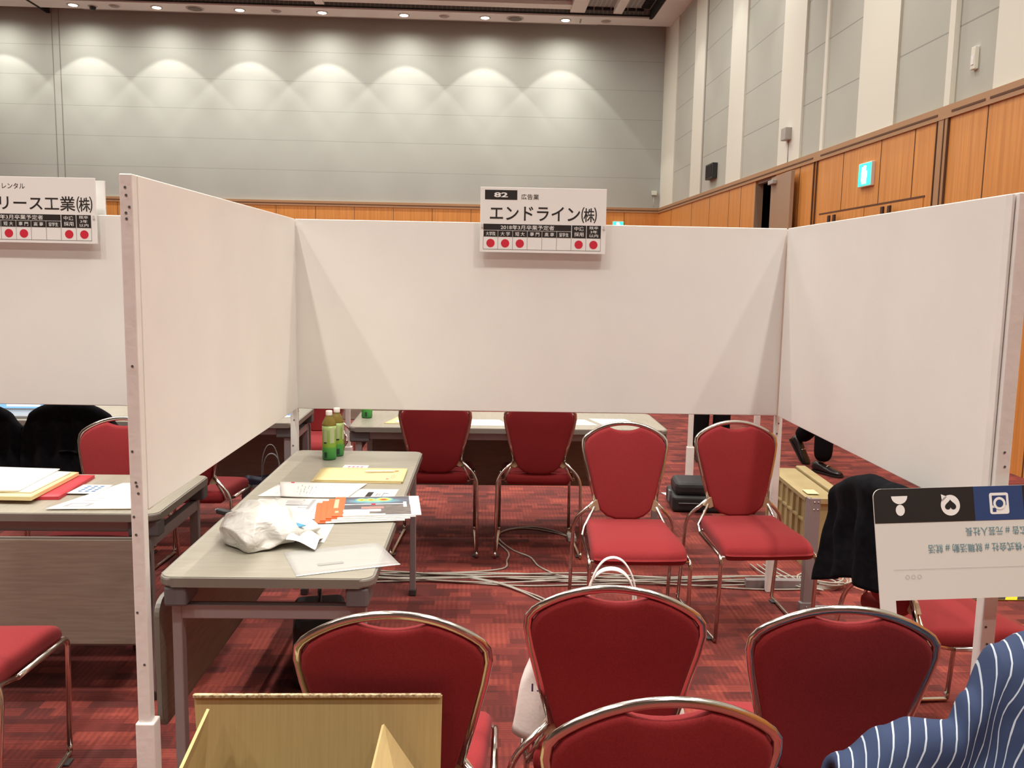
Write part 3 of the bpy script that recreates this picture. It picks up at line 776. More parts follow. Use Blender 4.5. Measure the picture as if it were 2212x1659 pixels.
marks(e, fn, 'grey_print', M['gray'], [(.66, .70, .15, .50), (.71, .74, .2, .45)])
e, fn = sheet('document', 'bottom one of the long printed sheets, sticking out to the left', 'paper', [(-.893, 3.296), (-.65, 3.30), (-.63, 3.50), (-.86, 3.49)], TZ+.0006, M['paper'], group=gp)
printed(e, fn, 5, .15, .5, 5, .3)
e, fn = sheet('document', 'long printed sheet with small grey lines and a red mark at its corner', 'paper', [(-.80, 3.285), (-.545, 3.285), (-.506, 3.512), (-.862, 3.523)], TZ+.0018, M['paper'], .0015, group=gp, curl=.004)
printed(e, fn, 2, .22, .92, 16, .62); marks(e, fn, 'red_mark', M['red'], [(.13, .17, .92, .99)])
e, fn = sheet('document', 'printed sheet at the left table rim, behind the plastic bag', 'paper', [(-.905, 3.05), (-.72, 3.03), (-.70, 3.262), (-.875, 3.262)], TZ, M['paper'], group=gp)
printed(e, fn, 3, .2, .8, 6, .4)
e, fn = sheet('document', 'white sheet printed with a grey floor plan', 'paper', [(-.81, 3.00), (-.56, 2.985), (-.555, 3.262), (-.815, 3.268)], TZ+.0012, M['paper'], group=gp, curl=.002)
marks(e, fn, 'plan_print', M['gray'], [(.22, .60, .62, .68), (.55, .60, .45, .95), (.42, .45, .70, .92), (.42, .56, .52, .55), (.66, .67, .3, .9)])
marks(e, fn, 'faint_print', M['lightgray'], [(.2, .55, .72, .88), (.5, .9, .18, .2), (.5, .9, .3, .31)])
e, fn = sheet('document', 'white sheet with a pencil line drawing beside the plastic bag', 'paper', [(-.69, 2.74), (-.53, 2.728), (-.536, 2.937), (-.70, 2.95)], TZ, M['paper'], group=gp)
mb = MB()
for ph in (0, .06, .11):
    mb.tube([fn(.55+.3*t_/10, .45 + .16*math.sin(t_*.55+ph*20) + ph) + Vector((0, 0, .0006)) for t_ in range(11)], .0006, 4)
mb.build('drawing', M['gray'], e)
# brochures with orange spines
def heat_mat():
    m = mat('heat_map_print', (.1, .1, .1), .4); N, L, P = nt(m)
    tc = N.new('ShaderNodeTexCoord'); prev = None
    for (u, v, su, sv, a) in ((.26, .75, .075, .10, .9), (.40, .75, .075, .10, .95), (.60, .76, .10, .11, 1.15), (.45, .66, .35, .16, .42)):
        mp = N.new('ShaderNodeMapping'); mp.inputs['Location'].default_value = (-u/su, -v/sv, 0); mp.inputs['Scale'].default_value = (1/su, 1/sv, 1)
        L.new(tc.outputs['UV'], mp.inputs[0]); g_ = N.new('ShaderNodeTexGradient'); g_.gradient_type = 'SPHERICAL'
        sc = N.new('ShaderNodeVectorMath'); sc.operation = 'SCALE'; sc.inputs[3].default_value = .55; L.new(mp.outputs[0], sc.inputs[0])
        L.new(sc.outputs[0], g_.inputs[0])
        k_ = N.new('ShaderNodeMath'); k_.operation = 'MULTIPLY'; k_.inputs[1].default_value = a; L.new(g_.outputs[1], k_.inputs[0])
        if prev:
            q = N.new('ShaderNodeMath'); q.operation = 'MAXIMUM'; L.new(prev.outputs[0], q.inputs[0]); L.new(k_.outputs[0], q.inputs[1]); prev = q
        else: prev = k_
    n = N.new('ShaderNodeTexNoise'); n.inputs['Scale'].default_value = 9
    mp2 = N.new('ShaderNodeMapping'); mp2.inputs['Scale'].default_value = (1, 5, 1); L.new(tc.outputs['UV'], mp2.inputs[0]); L.new(mp2.outputs[0], n.inputs['Vector'])
    r = N.new('ShaderNodeValToRGB'); e_ = r.color_ramp.elements; e_[0].position = 0; e_[0].color = (.10, .10, .12, 1); e_[1].position = 1; e_[1].color = (.55, .03, .02, 1)
    for p_, c_ in ((.12, (.12, .15, .22, 1)), (.25, (.15, .42, .50, 1)), (.42, (.35, .60, .30, 1)), (.62, (.80, .68, .10, 1)), (.8, (.75, .25, .04, 1))):
        x = e_.new(p_); x.color = c_
    L.new(prev.outputs[0], r.inputs[0])
    mr = N.new('ShaderNodeMapRange'); mr.inputs[1].default_value = .3; mr.inputs[2].default_value = .7; mr.inputs[3].default_value = .6; mr.inputs[4].default_value = 1.4; L.new(n.outputs[0], mr.inputs[0])
    mu = N.new('ShaderNodeMix'); mu.data_type = 'RGBA'; mu.blend_type = 'MULTIPLY'; mu.inputs[0].default_value = 1
    L.new(r.outputs[0], mu.inputs[6]); L.new(mr.outputs[0], mu.inputs[7]); L.new(mu.outputs[2], P.inputs['Base Color'])
    return m
M['heat'] = heat_mat(); M['darkphoto'] = noise_mix(mat('dark_photo_print', (.14, .12, .12), .4), (.09, .08, .08), (.22, .19, .18), 30, stretch=(1, 4, 1))
gb = 'fanned brochures with orange spines'
br = []
for i, (dx, dy, rz) in enumerate(((-.058, -.034, .15), (-.040, -.022, .145), (-.020, -.010, .13), (0.0, .0, .115))):
    lb = ['lowest brochure of the orange-spined fan', 'second brochure from the bottom of the orange-spined fan', 'third brochure from the bottom of the orange-spined fan', 'top brochure of the orange-spined fan with a heat-map cover'][i]
    z = TZ + .0035 + i*.0042
    e = empty('brochure', lb, 'brochure', (-.418+dx, 3.108+dy, z), rz+.01, gb)
    MB().box(-.148, .160, -.125, .135, 0, .0035, .0008, 1).build('pages', M['paper'], e)
    mb = MB(); mb.grid(2, 2, lambda u, v: (-.112 + .235*u, -.045 + .176*v, .0038)); mb.build('picture', M['heat'] if i == 3 else M['darkphoto'], e)
    MB().box(-.1485, -.110, -.1252, .1352, .0002, .0039).build('orange_spine', M['orange'], e)
    MB().box(-.11, .10, .020, .028, .0037, .0042).build('white_stripe', M['paper'], e)
    if i == 3:
        MB().box(-.148, -.132, -.02, .10, .0038, .0042).box(-.140, -.128, -.085, -.06, .0038, .0042).build('spine_print', mat('pale_orange_print', (.85, .50, .33), .5), e)
        MB().box(-.015, .0, .012, .03, .0041, .0045).build('red_mark', M['red'], e)
        MB().box(-.112, .02, -.075, -.045, .0037, .0042).box(-.112, .035, -.125, -.105, .0037, .0042).build('white_stripe', M['paper'], e)
        MB().box(-.02, .125, -.118, .010, .0036, .0040).build('dark_photo', M['darkphoto'], e)
        MB().box(-.05, .03, -.038, -.01, .0038, .0043).build('pink_strip', mat('dull_pink_print', (.45, .24, .22), .5), e)
        MB().box(.10, .112, -.02, .05, .0040, .0044).build('white_label', M['paper'], e)
MB()
# green tea bottles
def bottle_mats():
    g1 = mat('green_bottle_label', (.2, .4, .06), .35); N, L, P = nt(g1)
    tc = N.new('ShaderNodeTexCoord'); sp = N.new('ShaderNodeSeparateXYZ'); L.new(tc.outputs['Object'], sp.inputs[0])
    mr = N.new('ShaderNodeMapRange'); mr.inputs[1].default_value = .0; mr.inputs[2].default_value = .16; L.new(sp.outputs[2], mr.inputs[0])
    r = N.new('ShaderNodeValToRGB'); e_ = r.color_ramp.elements; e_[0].color = (.03, .24, .05, 1); e_[1].color = (.34, .48, .16, 1); x = e_.new(.34); x.color = (.07, .36, .06, 1); x = e_.new(.40); x.color = (.24, .44, .04, 1)
    L.new(mr.outputs[0], r.inputs[0]); L.new(r.outputs[0], P.inputs['Base Color'])
    te = mat('green_tea', (.40, .30, .07), .08, 0); P = nt(te)[2]; P.inputs['Transmission Weight'].default_value = .55; P.inputs['IOR'].default_value = 1.33
    return g1, te
M['glabel'], M['tea'] = bottle_mats()
M['palelabel'] = mat('pale_green_label_print', (.45, .52, .30), .45)
def make_bottle():
    e = empty('tea_bottle', 'x', 'bottle', (0, 0, 0), 0)
    pr = [(.026, .0), (.031, .004), (.0325, .012), (.0315, .03), (.033, .045), (.0315, .060), (.0325, .075), (.0315, .088), (.0325, .10), (.0312, .115), (.0325, .135), (.0325, .158)]
    MB().lathe(pr, 28).build('label_sleeve', M['glabel'], e)
    MB().lathe([(.0325, .1575), (.032, .165), (.027, .18), (.019, .195), (.0135, .203), (.0125, .208)], 28).build('neck', M['tea'], e)
    MB().lathe([(.0148, .205), (.0150, .208), (.0150, .224), (.0135, .2265)], 24).build('cap', M['cap'], e)
    r = .0332
    def patch(a0, a1, z0, z1, m, nm, rr=r):
        mb = MB(); mb.grid(7, 2, lambda u, v: (rr*math.cos(a0+(a1-a0)*u), rr*math.sin(a0+(a1-a0)*u), z0+(z1-z0)*v)); return mb.build(nm, m, e)
    patch(-2.15, -1.60, .085, .145, M['palelabel'], 'pale_panel')
    patch(-2.08, -1.68, .078, .084, M['black'], 'leaf_print', .0335)
    patch(-2.02, -1.62, .012, .038, mat('dark_green_print', (.02, .05, .04), .5), 'small_print', .0338)
    patch(-1.2, -.5, .08, .15, M['palelabel'], 'pale_panel')
    return e
b0 = make_bottle()
def put_bottle(x, y, rz, label, first=False):
    b = b0 if first else copy_tree(b0); b.location = (x, y, TZ-.0005); b.rotation_euler.z = rz; b['label'] = label; b['group'] = 'green tea bottles'
put_bottle(-.748, 3.99, -.1, 'green tea bottle with white cap, front one of the pair on the middle table', True)
put_bottle(-.728, 4.075, .6, 'green tea bottle with white cap, rear one of the pair on the middle table')
put_bottle(-.745, 5.17, .2, 'green tea bottle on the far table, its top cut off by the panel')
# clear folder
cf = mat('clear_plastic', (.80, .81, .80), .22); P = nt(cf)[2]; P.inputs['Alpha'].default_value = .33
e, fn = sheet('clear_folder', 'clear plastic folder overhanging the near edge of the middle table', 'folder', [(-.547, 2.409), (-.266, 2.522), (-.359, 2.735), (-.635, 2.625)], TZ, cf, .0012, curl=.0)
marks(e, fn, 'white_fold', M['paper'], [(0, 1, 0, .028)])
marks(e, fn, 'faint_print', mat('faint_grey_smear', (.36, .36, .34), .5), [(.25, .5, .30, .38)])  # faint darker grey smear across the folder
# pen case
e = empty('pen_case', 'flat dark grey case jutting over the left rim, behind the plastic bag', 'case', (-.905, 3.012, TZ+.006), -.62)
MB().box(-.075, .09, -.012, .012, -.005, .012, .004).build('body', M['bagcloth'], e)
MB().box(-.085, -.060, -.009, .009, .0, .010, .003).build('clip', M['strap'], e)

# white plastic bag
def plastic_bag():
    e = empty('plastic_bag', 'crumpled white plastic shopping bag lying on the middle table', 'bag', (-.735, 2.775, TZ), 0)
    bm = bmesh.new(); bmesh.ops.create_icosphere(bm, subdivisions=6, radius=1)
    for v in bm.verts:
        d = v.co.normalized(); a = math.atan2(d.y, d.x)
        rx = .155; 
        k = max(0, d.x)**2
        x = d.x*.125 + k*.045; y = d.y*(.165 - .06*max(0, d.x)) ; z = max(d.z, -.35)*(.085 - .040*max(0, d.x)*1.2)
        x += -.10*0 + y*-.10
        p = Vector((x, y, z))
        q = p*9
        rid = 1 - abs(noise.noise(q*.8 + Vector((3, 1, 7))))*2
        rid2 = 1 - abs(noise.noise(Vector((q.x*1.1+q.y*.8, q.y*.5-q.x*.3, q.z*2.0)) + Vector((9, 4, 2))))*2
        rid3 = 1 - abs(noise.noise(q*2.4))*2
        s = 1 + .05*(rid-.5) + .15*(rid2-.5) + .015*(rid3-.5)
        p = Vector((p.x*s, p.y*s, p.z*s))
        p.z = max(p.z + .034, .001 + .003*max(0, noise.noise(q*2)))
        v.co = p
    for f in bm.faces: f.smooth = True
    me = bpy.data.meshes.new('bag_body'); bm.to_mesh(me); bm.free()
    m = mat('white_plastic_film', (.70, .70, .66), .30); N, L, P = nt(m)
    P.inputs['Subsurface Weight'].default_value = .25; P.inputs['Subsurface Radius'].default_value = (.03, .03, .03)
    tc = N.new('ShaderNodeTexCoord'); mp = N.new('ShaderNodeMapping'); mp.inputs['Scale'].default_value = (1, 1.7, 1.5); mp.inputs['Rotation'].default_value = (0, 0, .6)
    L.new(tc.outputs['Object'], mp.inputs[0])
    n = N.new('ShaderNodeTexNoise'); n.inputs['Scale'].default_value = 13; n.inputs['Detail'].default_value = 2.5; n.inputs['Distortion'].default_value = .7
    L.new(mp.outputs[0], n.inputs['Vector'])
    ab = N.new('ShaderNodeMath'); ab.operation = 'SUBTRACT'; ab.inputs[1].default_value = .5; L.new(n.outputs[0], ab.inputs[0])
    a2 = N.new('ShaderNodeMath'); a2.operation = 'ABSOLUTE'; L.new(ab.outputs[0], a2.inputs[0])
    b = N.new('ShaderNodeBump'); b.inputs['Strength'].default_value = .55; b.inputs['Distance'].default_value = .02; b.invert = True
    L.new(a2.outputs[0], b.inputs['Height']); L.new(b.outputs[0], P.inputs['Normal'])
    me.materials.append(m)
    o = bpy.data.objects.new('bag_body', me); COL.objects.link(o); o.parent = e
    # the loose opening, spread to the right
    mb = MB()
    def ap(u, v):
        x = .10 + .095*u; y = -.115 + .17*v - .03*u
        z = .030 + .030*(1-u)*math.sin(PI*v) - .018*u + .006*math.sin(9*v+4*u)
        return (x, y, z)
    V = mb.grid(14, 14, ap); mb.build('opening_flap', m, e)
    mb = MB(); mb.poly([(.115, -.035, .0615), (.147, -.045, .056), (.128, -.062, .0545)], .002, (0, 0, 1)); mb.build('blue_print', mat('blue_bag_print', (.05, .30, .55), .4), e)
    return e
plastic_bag()

# ================================================================== things on the left table
gl = 'paper stack on the left table'
def lstack(name, label, cat, pts, z, m, th, curl=.0):
    return sheet(name, label, cat, pts, z, m, th, gl, curl)
lstack('envelope', 'red envelope, bottom of the paper stack on the left table', 'envelope', [(-1.83, 3.19), (-1.60, 3.21), (-1.625, 3.56), (-1.90, 3.56)], TZ, M['redpaper'], .012)
lstack('envelope', 'pale yellow envelope above the red one in the left stack', 'envelope', [(-1.99, 3.145), (-1.665, 3.14), (-1.68, 3.54), (-1.97, 3.585)], TZ+.014, M['cream'], .014)
e, fn = lstack('document', 'white sheet with a light blue patch, in the middle of the left stack', 'paper', [(-1.97, 3.19), (-1.69, 3.19), (-1.70, 3.52), (-1.96, 3.55)], TZ+.030, M['paper'], .004)
marks(e, fn, 'blue_patch', mat('light_blue_print', (.42, .62, .85), .6), [(.84, .98, .35, .8)])
lstack('document', 'white sheet on top of the left stack, curling at its end', 'paper', [(-2.05, 3.17), (-1.735, 3.19), (-1.76, 3.55), (-2.02, 3.57)], TZ+.036, M['paper'], .003)
gl2 = 'papers lying flat on the left table'
e, fn = sheet('envelope', 'pale yellow envelope under the white sheet, right end of the left table', 'envelope', [(-1.47, 3.075), (-1.225, 3.095), (-1.242, 3.462), (-1.45, 3.45)], TZ, M['cream'], .002, gl2)
e, fn = sheet('sticker_sheet', 'white sheet of blue round stickers on the left table', 'stickers', [(-1.605, 3.28), (-1.49, 3.28), (-1.49, 3.42), (-1.605, 3.42)], TZ+.006, M['paper'], .001, gl2)
dots(e, fn, 'sticker_dots', M['bluedot'], (.3, .52, .74), (.25, .43, .61, .79), .075, .06)
e, fn = sheet('document', 'white sheet with a grey stamp frame at the left table right end', 'paper', [(-1.579, 3.065), (-1.285, 3.085), (-1.28, 3.475), (-1.47, 3.46)], TZ+.0035, M['paper'], .002, gl2)
marks(e, fn, 'stamp_print', M['gray'], [(.12, .17, .08, .2), (.17, .38, .17, .2), (.17, .38, .08, .1), (.38, .43, .08, .2), (.2, .4, .28, .30), (.3, .42, .36, .375)])

# ================================================================== things on the far tables
g = 'papers on the far table'
e, fn = sheet('envelope', 'pale yellow envelope under the pink-marked sheet on the far table', 'envelope', [(-.62, 4.97), (-.33, 4.97), (-.33, 5.28), (-.55, 5.28)], TZ, M['cream'], .003, g)
e, fn = sheet('document', 'white sheet with a pink mark on the far table', 'paper', [(-.56, 4.99), (-.30, 4.99), (-.30, 5.30), (-.52, 5.30)], TZ+.004, M['paper'], .002, g)
marks(e, fn, 'pink_mark', M['pink'], [(.18, .34, .62, .8)])
for lb, x0, x1, y0, y1 in (('white sheet between the two tucked-in chairs on the far table', -.13, .10, 4.94, 5.15), ('white sheet right of the tucked-in chairs on the far table', .40, .61, 5.0, 5.2), ('white sheet at the right end of the far table', .64, .86, 5.03, 5.24)):
    sheet('document', lb, 'paper', [(x0, y0), (x1, y0+.01), (x1-.06, y1), (x0-.06, y1)], TZ, M['paper'], .002, g)
e = empty('laptop', 'laptop with a bluish screen on the left booth table behind', 'laptop', (-2.78, 5.06, TZ), .05)
MB().box(-.16, .16, -.11, .11, 0, .016, .004).build('base', M['laptop'], e)
MB().box(-.16, .16, -.004, .004, 0, .21, .003).move(Matrix.Translation((0, .112, .014)) @ Matrix.Rotation(-.25, 4, 'X')).build('lid', M['laptop'], e)
MB().box(-.15, .15, -.0055, -.004, .010, .20).move(Matrix.Translation((0, .112, .014)) @ Matrix.Rotation(-.25, 4, 'X')).build('screen', M['screen'], e)
MB().box(-.07, .12, -.0065, -.0055, .02, .15).move(Matrix.Translation((0, .112, .014)) @ Matrix.Rotation(-.25, 4, 'X')).build('screen_window', M['screenw'], e)
e, fn = sheet('leaflet', 'blue and white leaflet on the table behind the left side panel', 'leaflet', [(-1.38, 5.12), (-1.19, 5.12), (-1.19, 5.38), (-1.36, 5.38)], TZ, M['paper'], .003)
marks(e, fn, 'blue_print', mat('bright_blue_print', (.05, .25, .65), .5), [(0.02, .98, .25, .6)])
lamp('AREA', 'bluish_area_light', (-2.1, 5.5, 1.5), 6, (.55, .75, 1), (PI*.9, 0, 0), size=.5)  # bluish area lamp in mid-air, apart from the laptop and its screen

# ================================================================== cloth draped over chair backs
def drape(name, label, cat, bx, by, th, facing, m, half=.245, hang_b=.34, hang_f=.30, ridge=None, folds=5, amp=.012, seed=1, th_c=.010, flare=.03, parts=None, group=None, nu=70, x_shift=0, hang=None):
    a = th + facing
    e = empty(name, label, cat, (bx - math.sin(a)*.272, by + math.cos(a)*.272, 0), a, group)
    rid = ridge or (lambda x: (arch(min(abs(x), .2025)) + .012) - max(0, abs(x)-.19)*1.4)
    def P(u, v, off=0):
        x = -half + 2*half*u; s = v*2 - 1           # s<0: outer (rear) side, s>0: seat side
        L_ = (hang(x) if hang else hang_b) if s < 0 else hang_f
        d = abs(s); r = .026 + off
        zt = rid(x) + off; t_ = d*L_
        if t_ < .04: ang = t_/.04*PI/2; yy = math.sin(ang)*r; zz = zt - (1-math.cos(ang))*r
        else: yy = r + (t_-.04)*.10; zz = zt - r - (t_-.04)
        f = amp*math.sin(folds*2*PI*u + seed + s*1.3)*min(1, t_*6) + amp*.6*noise.noise(Vector((x*14+seed, s*3, seed)))*min(1, t_*5)
        yy += f + flare*max(0, t_-.1)
        yc = yb(max(.44, min(.9, zt - t_)))
        xx = x*(1 + .10*t_/L_) + .008*noise.noise(Vector((zz*9, seed, x*5))) + x_shift*t_
        sg = -1 if s < 0 else 1
        return Vector((xx, yc + sg*yy, max(zz + .01*noise.noise(Vector((x*9, seed*3, s))), .02)))
    mb = MB(); nv = 61
    top = mb.grid(nu, nv, lambda u, v: P(u, v, th_c)); bot = mb.grid(nu, nv, lambda u, v: P(u, v, 0))
    rim = lambda V: [V[i][0] for i in range(nu)] + [V[nu-1][j] for j in range(1, nv)] + [V[i][nv-1] for i in range(nu-2, -1, -1)] + [V[0][j] for j in range(nv-2, 0, -1)]
    A, B = rim(top), rim(bot)
    for i in range(len(A)): mb.bm.faces.new((A[i], A[(i+1) % len(A)], B[(i+1) % len(A)], B[i])).smooth = True
    mb.build('cloth', m, e)
    return e, P
e, P_ = drape('jacket', 'black suit jacket draped over a chair back, right of the laptop', 'jacket', -2.08, 4.325, 0, 0, M['blackcloth'], .235, .40, .36, seed=2, amp=.010)
mb = MB(); mb.tube([P_(u_, .18, .013) for u_ in [.40 + .2*k/8 for k in range(9)]], .006, 6); mb.build('collar_fold', M['blackcloth'], e)
e, P_ = drape('jacket', 'black jacket draped over a chair back at the left picture edge', 'jacket', -2.565, 4.325, 0, 0, M['blackcloth'], .235, .40, .36, seed=5, amp=.012)
mb = MB(); mb.tube([P_(u_, .18, .013) for u_ in [.40 + .2*k/8 for k in range(9)]], .006, 6); mb.build('collar_fold', M['blackcloth'], e)
e, P_ = drape('coat', 'black wool coat hung over the sideways chair beside the photo board', 'coat', 1.285, 2.83, -PI/2+.12, 0, M['blackcloth'], .25, .40, .17, folds=3.5, seed=3, amp=.020, th_c=.02, flare=.16,
     hang=lambda x: .36 if x < .10 else max(.25, .36 - (x-.10)*1.2),
     ridge=lambda x: (.905 if x > -.02 else .905 - (-.02-x)**1.3*.65))
e2, P_ = drape('bag', 'black bag with grey handle hung on the far red chair', 'bag', -1.20, 6.12, 0, PI, M['bagcloth'], .16, .22, .22, seed=4, amp=.006, th_c=.03)
MB().tube(spline([(-.06, -.25, .9), (-.05, -.22, .83), (-.045, -.2, .75)]), .006, 6).build('handle', M['strap'], e2)
def stripe_mat():
    m = mat('navy_striped_cloth', (.03, .05, .12), .85); N, L, P = nt(m)
    tc = N.new('ShaderNodeTexCoord'); mp = N.new('ShaderNodeMapping'); mp.inputs['Rotation'].default_value = (0, 0, .35)
    L.new(tc.outputs['UV'], mp.inputs[0])
    nz = N.new('ShaderNodeTexNoise'); nz.inputs['Scale'].default_value = 3; L.new(tc.outputs['UV'], nz.inputs['Vector'])
    ad = N.new('ShaderNodeVectorMath'); ad.operation = 'MULTIPLY_ADD'; ad.inputs[1].default_value = (.06, .06, 0); L.new(nz.outputs[1], ad.inputs[0]); L.new(mp.outputs[0], ad.inputs[2])
    sp = N.new('ShaderNodeSeparateXYZ'); L.new(ad.outputs[0], sp.inputs[0])
    mu = N.new('ShaderNodeMath'); mu.operation = 'MULTIPLY'; mu.inputs[1].default_value = 40; L.new(sp.outputs[0], mu.inputs[0])
    fr = N.new('ShaderNodeMath'); fr.operation = 'FRACT'; L.new(mu.outputs[0], fr.inputs[0])
    cp = N.new('ShaderNodeMath'); cp.operation = 'COMPARE'; cp.inputs[1].default_value = .5; cp.inputs[2].default_value = .06; L.new(fr.outputs[0], cp.inputs[0])
    mx = N.new('ShaderNodeMix'); mx.data_type = 'RGBA'; L.new(cp.outputs[0], mx.inputs[0]); mx.inputs[6].default_value = (.018, .034, .090, 1); mx.inputs[7].default_value = (.40, .45, .52, 1)
    L.new(mx.outputs[2], P.inputs['Base Color'])
    return m
M['stripe'] = stripe_mat()
def striped_ridge(x):
    pts = [(-.60, .52), (-.45, .69), (-.38, .735), (-.33, .752), (-.26, .752), (-.22, .80), (-.17, .88), (-.10, .908), (0, .918), (.12, .915), (.3, .87)]
    if x <= pts[0][0]: return pts[0][1]
    for (a, p), (b, q) in zip(pts, pts[1:]):
        if x <= b:
            t_ = (x-a)/(b-a); t_ = t_*t_*(3-2*t_); return p + (q-p)*t_
    return pts[-1][1]
drape('jacket', 'navy jacket with white stripes heaped over a chair, bottom right corner', 'jacket', 1.10, 1.50, -.03, PI, M['stripe'], .47, .30, .34, ridge=lambda x: striped_ridge(-x), folds=3.2, amp=.034, seed=8, th_c=.018, flare=.30, nu=130)

# ================================================================== white tote bag on the chair seat
def tote(name, label, cx, cy, rz, w_, h_, d_, m, hm, lean=.0, z0=.46, handles=True, prints=None, hh=.13):
    e = empty(name, label, 'bag', (cx, cy, z0), rz)
    def P(u, v):
        a = 2*PI*u; c_, s_ = math.cos(a), math.sin(a)
        rx = w_/2*(1 - .34*v**1.3); ry = d_/2*(1 - .55*v)
        x = rx*math.copysign(abs(c_)**.55, c_); y = ry*math.copysign(abs(s_)**.7, s_)
        k = noise.noise(Vector((x*9, y*9, v*4)))*.012
        return Vector((x + k, y + lean*v*h_ + k*1.3*math.sin(9*u*PI), v*h_ + (.012*math.sin(4*PI*u) if v > .9 else 0)))
    mb = MB(); V = mb.grid(56, 16, P, closed_u=True)
    mb.bm.faces.new([V[i][0] for i in range(56)][::-1])
    V2 = mb.grid(56, 16, lambda u, v: P(u, v)*.985 + Vector((0, 0, .003)), closed_u=True)
    mb.bm.faces.new([V2[i][0] for i in range(56)])
    for i in range(56): mb.bm.faces.new((V[i][15], V[(i+1) % 56][15], V2[(i+1) % 56][15], V2[i][15]))
    mb.build('bag_body', m, e)
    for s in (-1, 1):
        pts = [(-w_*.13+.02, lean*h_ + s*d_*.2, h_*.90), (-w_*.12+.02, lean*h_*1.1 + s*d_*.15, h_ + hh*.55), (-w_*.05+.02, lean*h_*1.2 + s*d_*.1, h_+hh), (w_*.05+.02, lean*h_*1.2 + s*d_*.1, h_+hh), (w_*.12+.02, lean*h_*1.1 + s*d_*.15, h_ + hh*.55), (w_*.13+.02, lean*h_ + s*d_*.2, h_*.90)]
        if s == 1: pts = [(p[0], p[1]+.03, h_*.9 + (p[2]-h_*.9)*.72) for p in pts]
        MB().tube(spline(pts, 6), .010, 8, ry=.0025).build('handle', hm, e)
    return e
e = tote('tote_bag', 'white canvas tote bag standing on the seat of the centre front chair', .272, 2.035, -.09, .425, .32, .16, M['canvas'], M['canvas'], -.10, .452)
mb = MB()
mb.tube([(-.150, -.066, .215), (-.135, -.080, .205), (-.115, -.088, .19)], .0032, 6); mb.build('dark_line_print', M['violet'], e)
mb = MB(); add_text(mb, '13', 0, 0, .026, .020, .01, 0, 0); mb.move(Matrix.Translation((-.150, -.098, .15)) @ UP).build('lettering', M['violet'], e, recalc=False)
# navy tote behind the left panel
e = tote('tote_bag', 'dark navy tote bag with grey handles beside the left chair', -1.25, 4.825, .15, .36, .42, .13, M['navy'], M['strap'], 0, .001, hh=.17)
mb = MB(); mb.poly([(-.13, -.075, .24), (.12, -.072, .24), (.12, -.066, .385), (-.13, -.066, .385)], .002, (0, -1, 0)); mb.build('grey_panel', M['strap'], e)

